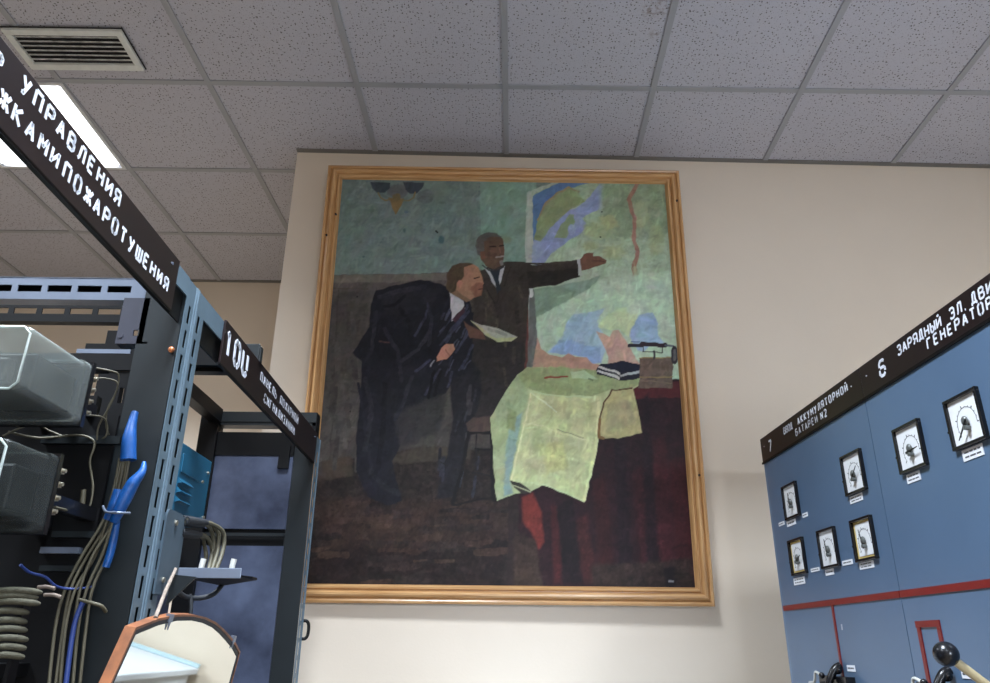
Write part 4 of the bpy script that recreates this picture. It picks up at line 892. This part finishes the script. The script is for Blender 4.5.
p1(MB().box(Vector((-0.7370, 1.2880, 1.6860)), Vector((-0.6730, 1.3000, 1.6960))), 'terminal_strip', 'steel_galv')
p1(MB().box(Vector((-0.7250, 1.2900, 1.7120)), Vector((-0.6560, 1.3000, 1.7220))), 'terminal_strip', 'steel_dark')
p1(MB().box(Vector((-0.7330, 1.2900, 1.6580)), Vector((-0.6660, 1.3000, 1.6670))), 'terminal_strip', 'steel_dark')
p1(MB().box(Vector((-0.7770, 1.2860, 1.8700)), Vector((-0.6410, 1.3000, 1.8840))), 'terminal_strip', 'steel_dark')
def frustum(mb, x0, x1, z0, z1, y0, y1, ins, r=.009, open_back=True):
    rings = []
    for y, k in ((y1, 0), (y1-.018, 0), (y1-.018, .003), (y0+.005, ins), (y0+.0015, ins+.002), (y0, ins+.006)):
        ring = []; a0, a1, c0, c1 = x0+k, x1-k, z0+k, z1-k
        for cx, cz, s in ((a1-r, c1-r, 0), (a0+r, c1-r, 90), (a0+r, c0+r, 180), (a1-r, c0+r, 270)):
            ring += [Vector((cx+r*math.cos(R(s+d)), y, cz+r*math.sin(R(s+d)))) for d in (0, 30, 60, 90)]
        rings.append(ring)
    n = 16; vs = [p for q in rings for p in q]; fs = []
    for i in range(len(rings)-1): fs += [(i*n+k, i*n+(k+1) % n, (i+1)*n+(k+1) % n, (i+1)*n+k) for k in range(n)]
    fs.append(tuple(range((len(rings)-1)*n, len(rings)*n))); mb.add(vs, fs); return mb
def relay(x1, z0, z1, y0, y1, wd, coil, lab):
    x0 = x1-wd
    bs = MB(); bs.box((x0-.002, y1, z0-.002), (x1+.002, y1+.010, z1+.002)); bs.box((x0+.02, y1+.01, z0+.03), (x0+.05, 1.30, z1-.03)); bs.box((x1-.05, y1+.01, z0+.045), (x1-.03, 1.30, z1-.045)); rel = p1(bs, 'relay', 'black_plastic')
    frustum(MB(), x0, x1, z0, z1, y0, y1, .004).build('cover', 'clear_cover' if coil else 'dusty_cover', rel, 0, O1)
    rim = MB(); q = .006; rim.tube([(x1-.010-q, y0, z1-.006), (x0+.010+q, y0, z1-.006), (x0+.006, y0, z1-.010-q), (x0+.006, y0, z0+.010+q), (x0+.010+q, y0, z0+.006), (x1-.010-q, y0, z0+.006), (x1-.006, y0, z0+.010+q), (x1-.006, y0, z1-.010-q), (x1-.010-q, y0, z1-.006)], .0018, 6, False); rim.build('rim_highlight', 'rim_highlight', rel, 0, O1)  # pale bead paints the highlight along the cover's front edge
    mech = MB(); mech.box((x0+.018, y0+.055, z0+.022), (x1-.022, y1, z1-.026)); mech.box((x0+.03, y0+.035, z0+.03), (x1-.05, y0+.055, z1-.04)); mech.build('mechanism', 'black_iron', rel, .004, O1)
    if coil:
        cm = MB(); cx, cz = (x0+x1)/2-.01, (z0+z1)/2; cm.tube([(cx+.034*math.cos(R(a)), y0+.03, cz+.04*math.sin(R(a))) for a in range(0, 361, 20)], .011, 8, False); cm.cyl((cx, y0+.03, cz), (cx, y0+.06, cz), .014); cm.build('coil', 'steel_galv', rel, 0, O1)
    if lab: MB().box((x0+.02, y0-.0012, z0+.022), (x1-.045, y0-.0002, z0+.044)).build('name_plate', 'steel_galv', rel, 0, O1)
    for i in range(4):
        zz = z1-.018-i*.020; tm = MB(); tm.box((x1-.012, y1+.010, zz-.004), (x1-.006, y1+.034, zz+.004)); tm.cyl((x1-.006, y1+.028, zz), (x1-.001, y1+.028, zz), .003, 8); tm.build('terminal', 'terminal_metal', rel, 0, O1)
    return rel
relay(-.669, 1.879, 1.986, 1.030, 1.2, .15, False, True)
relay(-.632, 1.694, 1.806, .984, 1.1, .15, True, False)
def cab(parent, O, name, m, pts, r, n=6, k=5): return MB().tube(smooth([Vector(p) for p in pts], k), r, n).build(name, m, parent, 0, O)
cab(rk1, O1, 'wire', 'cable_grey', [Vector((-0.6920, 1.2350, 1.9920)), Vector((-0.6600, 1.2500, 1.9900)), Vector((-0.6520, 1.2600, 1.9850)), Vector((-0.6560, 1.2700, 1.9590)), Vector((-0.6700, 1.2800, 1.9320)), Vector((-0.6720, 1.2900, 1.9040)), Vector((-0.6690, 1.3000, 1.8890))], .0016)
cab(rk1, O1, 'wire', 'cable_grey', [Vector((-0.6840, 1.2350, 1.9720)), Vector((-0.6640, 1.2500, 1.9760)), Vector((-0.6510, 1.2600, 1.9700)), Vector((-0.6600, 1.2700, 1.9400)), Vector((-0.6790, 1.2800, 1.9010)), Vector((-0.6800, 1.2850, 1.8760))], .0016)
cab(rk1, O1, 'wire', 'cable_grey', [Vector((-0.6810, 1.2350, 1.9060)), Vector((-0.6660, 1.2600, 1.9100)), Vector((-0.6650, 1.2800, 1.9010)), Vector((-0.6660, 1.2850, 1.8830)), Vector((-0.6820, 1.2900, 1.8750))], .0016)
cab(rk1, O1, 'wire', 'cable_grey', [Vector((-0.8070, 1.2400, 1.8770)), Vector((-0.7640, 1.2600, 1.8720)), Vector((-0.7120, 1.2800, 1.8830)), Vector((-0.6870, 1.2850, 1.8760)), Vector((-0.6820, 1.2850, 1.8620)), Vector((-0.6840, 1.2850, 1.8370)), Vector((-0.6700, 1.2850, 1.7950)), Vector((-0.6690, 1.2850, 1.7590)), Vector((-0.6790, 1.2850, 1.7480)), Vector((-0.6700, 1.2300, 1.7450)), Vector((-0.6390, 1.1300, 1.7350))], .0020)
cab(rk1, O1, 'wire', 'cable_grey', [Vector((-0.7880, 1.2000, 1.8590)), Vector((-0.7760, 1.2200, 1.8780)), Vector((-0.7700, 1.2500, 1.8940)), Vector((-0.7650, 1.2800, 1.8910)), Vector((-0.7290, 1.2900, 1.8780))], .0018)
cab(rk1, O1, 'wire_stub', 'cable_grey', [Vector((-0.6860, 1.2880, 1.7900)), Vector((-0.6840, 1.2880, 1.7730)), Vector((-0.6830, 1.2880, 1.7530))], .0045, 8)
cab(rk1, O1, 'wire', 'cable_blue', [Vector((-0.7110, 1.2000, 1.6590)), Vector((-0.7060, 1.2200, 1.6500)), Vector((-0.6920, 1.2400, 1.6450)), Vector((-0.6830, 1.2600, 1.6330)), Vector((-0.6670, 1.2800, 1.6300)), Vector((-0.6410, 1.2900, 1.6340))], .0022)
def sleeve(pts, rr): return MB().tube(smooth([Vector(p) for p in pts], 6), [rr[min(len(rr)-1, i//6)]+(rr[min(len(rr)-1, i//6+1)]-rr[min(len(rr)-1, i//6)])*(i % 6)/6 for i in range((len(pts)-1)*6+1)], 10).build('blue_sleeve', 'blue_sleeve', rk1, 0, O1)
sleeve([Vector((-0.6260, 1.2900, 1.9280)), Vector((-0.6250, 1.2850, 1.9050)), Vector((-0.6220, 1.2800, 1.8750)), Vector((-0.6170, 1.2800, 1.8400))], [.006, .008, .012, .0135, .012])
sleeve([Vector((-0.5870, 1.2750, 1.8360)), Vector((-0.5850, 1.2700, 1.8180)), Vector((-0.5940, 1.2650, 1.7980)), Vector((-0.6020, 1.2650, 1.7750)), Vector((-0.6090, 1.2650, 1.7520)), Vector((-0.6160, 1.2700, 1.7350))], [.003, .0065, .0105, .0115, .010, .007])
sleeve([Vector((-0.6250, 1.2850, 1.7900)), Vector((-0.6270, 1.2850, 1.7650)), Vector((-0.6350, 1.2850, 1.7400))], [.009, .011, .007])
sleeve([Vector((-0.6160, 1.2800, 1.7380)), Vector((-0.6160, 1.2800, 1.7100)), Vector((-0.6170, 1.2800, 1.6860)), Vector((-0.6200, 1.2800, 1.6640))], [.005, .0065, .0065, .006])
for i in range(6):
    d = (i-2.5)*3.0
    k = random.uniform(-1, 1)*.004; q = (-.012, -.006, -.001, .004, .011, .017)[i]
    cab(rk1, O1, 'cable', 'cable_grey', [Vector((-0.6280, 1.2860, 1.8450))+Vector((q*.55, 0, 0)), Vector((-0.6280, 1.2880, 1.7910))+Vector((q*.6+k*.5, 0, 0)), Vector((-0.6340, 1.2860, 1.7370))+Vector((q*.8-k, .004*(i % 2), 0)), Vector((-0.6480, 1.2840, 1.6820))+Vector((q*1.2+k, .005*(i % 3), 0)), Vector((-0.6610, 1.2820, 1.6290))+Vector((q*1.5, 0, 0)), Vector((-0.6620, 1.2800, 1.5690))+Vector((q*1.6-k*.6, .004*(i % 2), 0)), Vector((-0.6490, 1.2780, 1.4690))+Vector((q*1.6, 0, 0))], .0026)
cab(rk1, O1, 'cable', 'cable_blue', [Vector((-0.6380, 1.2680, 1.6130)), Vector((-0.6450, 1.2680, 1.5830)), Vector((-0.6440, 1.2680, 1.5400)), Vector((-0.6380, 1.2680, 1.4700))], .004)
rg = MB(); rg.tube(smooth([Vector((-0.6390, 1.2700, 1.7600)), Vector((-0.6220, 1.2500, 1.7480)), Vector((-0.5980, 1.2400, 1.7450)), Vector((-0.5880, 1.2600, 1.7480))], 6), .0022, 6); p1(rg, 'cable_tie', 'steel_galv')
cab(rk1, O1, 'cable', 'cable_grey', [Vector((-0.6460, 1.2700, 1.6130)), Vector((-0.6210, 1.2600, 1.6080)), Vector((-0.6080, 1.2650, 1.6040)), Vector((-0.6060, 1.2800, 1.5960))], .003)
for i in range(9):
    a, c = LOOPS[i]
    mb_ = MB(); mb_.tube(smooth([Vector(a), (Vector(a)*2+Vector(c))/3+Vector((0, -.006, .002)), (Vector(a)+Vector(c)*2)/3+Vector((0, -.006, .002)), Vector(c)], 5), [.0046]*13+[.0042, .0034, .002], 10); mb_.build('wrapped_wire_loop', 'cloth_wrap', rk1, 0, O1)
wb = MB(); wb.box(Vector((-0.6630, 1.1400, 1.4890)), Vector((-0.6570, 1.1600, 1.6230))); p1(wb, 'terminal_block', 'black_iron')
p1(MB().box((-.95, 1.16, 1.50), (-.72, 1.30, 1.52)), 'bracket', 'black_iron')
for (a, c) in ((Vector((-0.6770, 1.2000, 1.6270)), Vector((-0.6510, 1.2000, 1.6250))), (Vector((-0.6650, 1.2000, 1.6160)), Vector((-0.6390, 1.2000, 1.6130)))):
    cab(rk1, O1, 'wire_end', 'string', [a, (Vector(a)+Vector(c))/2+Vector((0, 0, .002)), c], .0028, 8)
p1(MB().ball(Vector((-0.5930, 1.3140, 2.0560)), .006, 12, 8).cyl(Vector((-0.5920, 1.3100, 2.0540)), Vector((-0.5960, 1.3190, 2.0570)), .004, 8), 'bolt', 'copper')
# long sign of rack one
def rack_sign(rk, O, y0, y1, texts):
    s = MB(); s.box((XF, y0, 2.109), (XF+.005, y1, 2.208)); sg = s.build('sign', 'sign_brown', rk, .001, O)
    MB().box((XF-.003, y0, 2.105), (XF+.004, y1, 2.109)).build('lower_flange', 'black_iron', sg, 0, O)
    for tx, y, z, h, pitch, th, sl, m in texts:
        l_ = MB(); letters(l_, tx, (XF+.005, y, z), (0, 1, 0), (0, 0, 1), (1, 0, 0), h, pitch, th, sl); l_.build('lettering', m, sg, 0, O)
    for yy in (y0+.03, y1-.03): MB().cyl((XF+.004, yy, 2.188), (XF+.0065, yy, 2.188), .003, 8).build('screw', 'steel_galv', sg, 0, O)
rack_sign(rk1, O1, .1, 1.2525, [('Ь УПРАВЛЕНИЯ', .6916, 2.176, .0225, .0277, 1.35, 0, 'letter_paint'), ('ЖКАМИ', .719, 2.132, .0225, .0285, 1.35, 0, 'letter_paint'), ('ПОЖАРОТУШЕНИЯ', .865, 2.131, .0225, .0284, 1.35, 0, 'letter_paint')])
rack_sign(rk2, O2, 1.522, 2.475, [('10U', 1.540, 2.137, .052, .060, 1.5, -.06, 'letter_paint'), ('ПАНЕЛЬ', 1.805, 2.165, .022, .0275, .9, 0, 'letter_worn'), ('ПОЖАРНОЙ', 2.00, 2.165, .022, .0275, .9, 0, 'letter_worn'), ('СИГНАЛИЗАЦИИ', 1.855, 2.125, .022, .0282, .9, 0, 'letter_worn')])
# rack two
p2(post(1.3655, 1.412, 1.409, 2.204, .05), 'post', 'steel_blue'); p2(MB().box((XF-.05, 1.4085, 0), (XF-.0032, 1.4118, 2.2)), 'post_flange', 'steel_dark'); p2(slot_backing(1.368, 1.408, 2.2), 'slot_shade_sheet', 'black_iron')
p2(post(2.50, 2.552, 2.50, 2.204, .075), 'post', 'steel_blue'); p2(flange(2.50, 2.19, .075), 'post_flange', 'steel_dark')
p2(MB().box((-.975, 2.475, 0), (-.915, 2.53, 2.285)), 'post', 'black_iron')
p2(MB().box((-.975, 1.785, 0), (-.925, 1.825, 2.288)), 'post', 'black_iron')
b = MB(); b.box((XF-.003, 1.412, 2.160), (XF, 2.5, 2.204)); b.box((XF-.014, 1.412, 2.201), (XF-.003, 2.5, 2.204)); p2(b, 'top_beam', 'steel_blue')
p2(MB().box((XF-.010, 1.413, 2.112), (XF-.007, 1.56, 2.172)), 'void_strip', 'black_iron')
b = MB(); b.slotted((-1.06, 1.43, 2.164), (0, 0, 1), (1, 0, 0), (0, 1, 0), .043, .44, .003, [(.013, .026, .02+i*.0575, .02+i*.0575+.046) for i in range(7)]); b.box((-1.06, 1.43, 2.160), (-.61, 1.45, 2.164)); p2(b, 'end_beam', 'black_iron')  # same kind of beam in black: its unlit side put into the colour
p2(MB().box((-1.02, 1.78, 2.196), (XF-.008, 1.80, 2.25)), 'cross_beam', 'black_iron')
p2(MB().box((-1.02, 1.80, 2.186), (XF-.008, 1.83, 2.196)), 'cross_beam', 'black_iron')
p2(MB().box(Vector((-1.0380, 1.7770, 2.2230)), Vector((-0.9040, 1.7810, 2.2340))), 'highlight_strip', 'steel_galv')  # pale strip paints the glint along the cross beam
g_ = MB(); g_.box((-.628, 1.774, 2.16), (-.580, 1.78, 2.252)); g_.box((-.582, 1.78, 2.19), (-.578, 1.80, 2.248)); p2(g_, 'gusset_plate', 'steel_dark', None, .003)
p2(MB().box((-.945, 1.825, 2.243), (-.905, 2.475, 2.288)), 'rear_rail', 'black_iron')
b = MB(); b.box((-.915, 2.478, 2.247), (-.588, 2.482, 2.282)); b.box((-.915, 2.482, 2.236), (-.588, 2.53, 2.247)); p2(b, 'end_beam', 'steel_dark')
p2(MB().box((-.60, 2.482, 2.204), (-.586, 2.53, 2.282)), 'beam_end', 'black_iron')
b = MB(); b.box((-.915, 2.49, 2.135), (-.655, 2.50, 2.214)); p2(b, 'upper_band', 'black_iron')
p2(MB().box((-.70, 2.478, 2.09), (-.665, 2.49, 2.165)), 'corner_bracket', 'black_iron')
p2(MB().box((-.915, 2.494, 1.895), (-.655, 2.50, 2.135)), 'end_panel', 'panel_indigo')
p2(MB().box((-.915, 2.494, .1), (-.655, 2.50, 1.842)), 'end_panel', 'panel_indigo')
p2(MB().box((-.93, 2.51, 1.84), (-.66, 2.53, 1.90)), 'dark_slot_backing', 'black_iron')
p2(MB().box((-.915, 2.488, 1.872), (-.655, 2.494, 1.882)), 'cross_rod', 'steel_dark')
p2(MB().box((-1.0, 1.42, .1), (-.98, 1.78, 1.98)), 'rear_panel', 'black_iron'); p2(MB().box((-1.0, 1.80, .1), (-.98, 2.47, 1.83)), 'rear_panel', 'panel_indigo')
tb = MB(); tb.box((-.925, 1.83, 1.835), (-.755, 2.047, 2.010)); tbx = p2(tb, 'control_unit', 'teal_paint', None, .003)
for i in range(3):
    z = 1.925-i*.022; lv_ = MB(); lv_.prism([(-.755, 1.835, z), (-.742, 1.835, z-.012), (-.755, 1.835, z-.014)], (0, .075, 0)); lv_.build('louver', 'teal_paint', tbx, 0, O2)
MB().box((-.756, 1.84, 1.94), (-.752, 1.975, 1.985)).build('access_plate', 'teal_paint', tbx, .001, O2)
for yy, zz in ((2.02, 1.975), (2.035, 1.86), (1.99, 1.945)): MB().cyl((-.756, yy, zz), (-.751, yy, zz), .004, 8).build('screw', 'terminal_metal', tbx, 0, O2)
MB().box((-.757, 2.038, 1.837), (-.752, 2.046, 2.008)).build('edge_strip', 'black_iron', tbx, 0, O2)
# bracket plates with round holes
def rounded(x0, x1, z0, z1, y, r=.008):
    pts = [(x0, y, z0), (x1, y, z0)]
    for cx, s in ((x1-r, 0), (x0+r, 90)): pts += [(cx+r*math.cos(R(s+d)), y, z1-r+r*math.sin(R(s+d))) for d in (0, 30, 60, 90)]
    return pts
def yplate(x, y0, y1, z0, z1, t, r_=.010):
    pts = [(x, y0, z0), (x, y1, z0)]
    for cy, s in ((y1-r_, 0), (y0+r_, 90)): pts += [(x, cy+r_*math.cos(R(s+d)), z1-r_+r_*math.sin(R(s+d))) for d in (0, 30, 60, 90)]
    return MB().prism(pts, (t, 0, 0))
p2(yplate(XF+.0005, 1.386, 1.460, 1.630, 1.777, .004), 'bracket_plate', 'steel_slate')
p2(yplate(XF-.012, 1.455, 1.508, 1.634, 1.778, .004), 'bracket_plate', 'steel_slate')
for hy, hz, m_ in ((1.428, 1.757, 'terminal_metal'), (1.480, 1.755, 'vent_dark'), (1.478, 1.725, 'vent_dark'), (1.470, 1.690, 'vent_dark'), (1.412, 1.655, 'terminal_metal')):
    hx = XF+.0045 if hy < 1.45 else XF-.008
    p2(MB().cyl((hx-.002, hy, hz), (hx+(.0008 if m_ == 'vent_dark' else .003), hy, hz), .0065 if m_ == 'vent_dark' else .005, 12), 'bolt_hole' if m_ == 'vent_dark' else 'bolt', m_)
# small tray on the bracket
ty = 1.43; t_ = MB()
t_.box(Vector((-0.5610, 1.4300, 1.6600)), Vector((-0.4470, 1.4330, 1.6780))); tray = p2(t_, 'tray', 'steel_galv', None, .001); tray['label'] = 'small grey tray on a bracket'
tz = Vector((-0.5200, 1.4300, 1.6620))[2]; tx0 = Vector((-0.5610, 1.4300, 1.6600))[0]; tx1 = Vector((-0.4460, 1.4300, 1.6780))[0]
MB().prism([(tx0, ty+.003, tz), (tx1, ty+.003, tz), (tx1+.012, ty+.03, tz), (tx1+.012, ty+.06, tz), (tx0+.01, ty+.22, tz)][::-1], (0, 0, .004)).build('underside', 'black_iron', tray, 0, O2)
MB().prism([(tx0-.01, ty-.002, tz+.004), (tx0+.035, ty-.002, tz), (tx0-.012, ty-.002, tz-.05)], (0, .004, 0)).build('strut', 'steel_dark', tray, 0, O2)
for px_ in (-.528, -.472): MB().tube([(px_, ty+.02, tz+.004), (px_+.001, ty+.02, tz+.022), (px_+.003, ty+.02, tz+.034)], .0055, 8).build('peg', 'peg_white', tray, 0, O2)
for i, (sx, sz, ex) in enumerate(((188, 521, 222), (190, 523, 217), (193, 521, 225), (188, 533, 212), (186, 534, 208))):
    a = SLEEVES[i]; cab(rk2, O2, 'cable', 'cable_grey', a, .0042, 8)
    c_ = MB(); v0 = Vector(a[0]); v1 = Vector(a[1]); c_.tube([v0, v0.lerp(v1, .45), v0.lerp(v1, .9)], [.0075, .0075, .0055], 8); c_.build('connector', 'rubber', rk2, 0, O2)
# dark cable under the tray
cab(rk2, O2, 'cable', 'rubber', [Vector((-0.5420, 1.6200, 1.6620)), Vector((-0.5490, 1.6000, 1.6430)), Vector((-0.5680, 1.5800, 1.6340)), Vector((-0.5850, 1.5500, 1.6340)), Vector((-0.5870, 1.5000, 1.6440))], .005, 8)
cab(rk2, O2, 'cable', 'rubber', [Vector((-0.5820, 1.5600, 1.6400)), Vector((-0.5760, 1.5600, 1.6180)), Vector((-0.5730, 1.5600, 1.5840)), Vector((-0.5650, 1.5600, 1.5220))], .004, 8)
# pull handle on the far post
hd = MB(); hz = 1.594; hd.tube(smooth([(XF-.002, 2.555, hz+.026), (XF+.010, 2.557, hz+.026), (XF+.018, 2.557, hz+.014), (XF+.018, 2.557, hz-.014), (XF+.010, 2.557, hz-.026), (XF-.002, 2.555, hz-.026)], 5), .005, 8); p2(hd, 'pull_handle', 'black_iron')

# ================================================================== HANGING MIRROR
TL = R(8)
mr = empty('hanging_mirror', (-.535, 1.40, 1.35), 'arched wood-framed mirror hung by a cord in front of the racks at bottom left', 'mirror', rot=(0, TL, 0))
# outline in local (y, z); glass looks along +x
out = [(-.315, -.16), (-.28, .11), (-.241, .2235), (-.17, .238), (-.10, .2465), (-.03, .249), (.03, .2465), (.09, .240), (.14, .230), (.19, .218), (.24, .205), (.285, .188), (.280, .11), (.272, -.16)]
cx_, cz_ = 0, .05
def inset(d): return [(y-d*(1 if y > cx_ else -1)*(min(1, abs(y)/.2)), z-d*(1 if z > cz_ else -1)*(min(1, abs(z-cz_)/.12))) for y, z in out]
def ring(mb, o_, i_, x0, x1):
    n = len(o_)
    for k in range(n):
        a, b_ = o_[k], o_[(k+1) % n]; c, d = i_[k], i_[(k+1) % n]
        mb.prism([(x0, *a), (x0, *b_), (x0, *d), (x0, *c)], (x1-x0, 0, 0))
f_ = MB(); ring(f_, out, inset(.0035), -.014, .002); f_.build('frame', 'mirror_wood', mr)
r_ = MB(); ring(r_, inset(.0035), inset(.010), -.010, .0005); r_.build('rubber_seal', 'rubber', mr)
MB().prism([(-.009, *p) for p in inset(.0095)], (.0085, 0, 0)).build('glass', 'mirror_glass', mr)
MB().prism([(-.0165, *p) for p in inset(.004)], (.007, 0, 0)).build('backing', 'mirror_wood', mr)
for y_, z_ in ((-.125, .240), (.222, .212)):
    c_ = MB(); c_.box((-.004, y_-.007, z_-.006), (.0035, y_+.007, z_+.006)); c_.prism([(.0005, y_-.003, z_-.006), (.0005, y_+.004, z_-.006), (.0005, y_+.001, z_-.018)], (.002, 0, 0)); c_.build('clip', 'steel_galv', mr)
Mi = (Matrix.Translation((-.535, 1.40, 1.35)) @ Euler((0, TL, 0)).to_matrix().to_4x4()).inverted()
crd = [Mi @ Vector((-0.5650, 1.4280, 1.6750)), Mi @ Vector((-0.5370, 1.3300, 1.6330)), Mi @ Vector((-0.5050, 1.2280, 1.5860))]
MB().tube(crd, .0032, 8).build('hanging_cord', 'string', mr)

# ================================================================== PALE CABINET under the painting (seen only in the mirror)
dk = empty('storage_cabinet', (.40, 2.54, 0), 'pale grey low cabinet standing below the painting, seen only in the mirror', 'cabinet')
MB().box((-.43, -.31, .06), (.43, .34, 1.315)).build('body', 'desk_grey', dk, .004)
MB().box((-.45, -.33, 1.315), (.45, .352, 1.336)).build('top', 'desk_grey', dk, .004)
MB().box((-.45, .338, 1.336), (.45, .352, 1.350)).build('top_edge', 'desk_trim', dk, .002)
MB().box((-.43, -.30, 0), (.43, .33, .06)).build('plinth', 'black_iron', dk)
for i in range(2): MB().box((-.42+i*.425, -.318, .1), (-.005+i*.425, -.31, 1.29)).build('door', 'desk_grey', dk, .002)
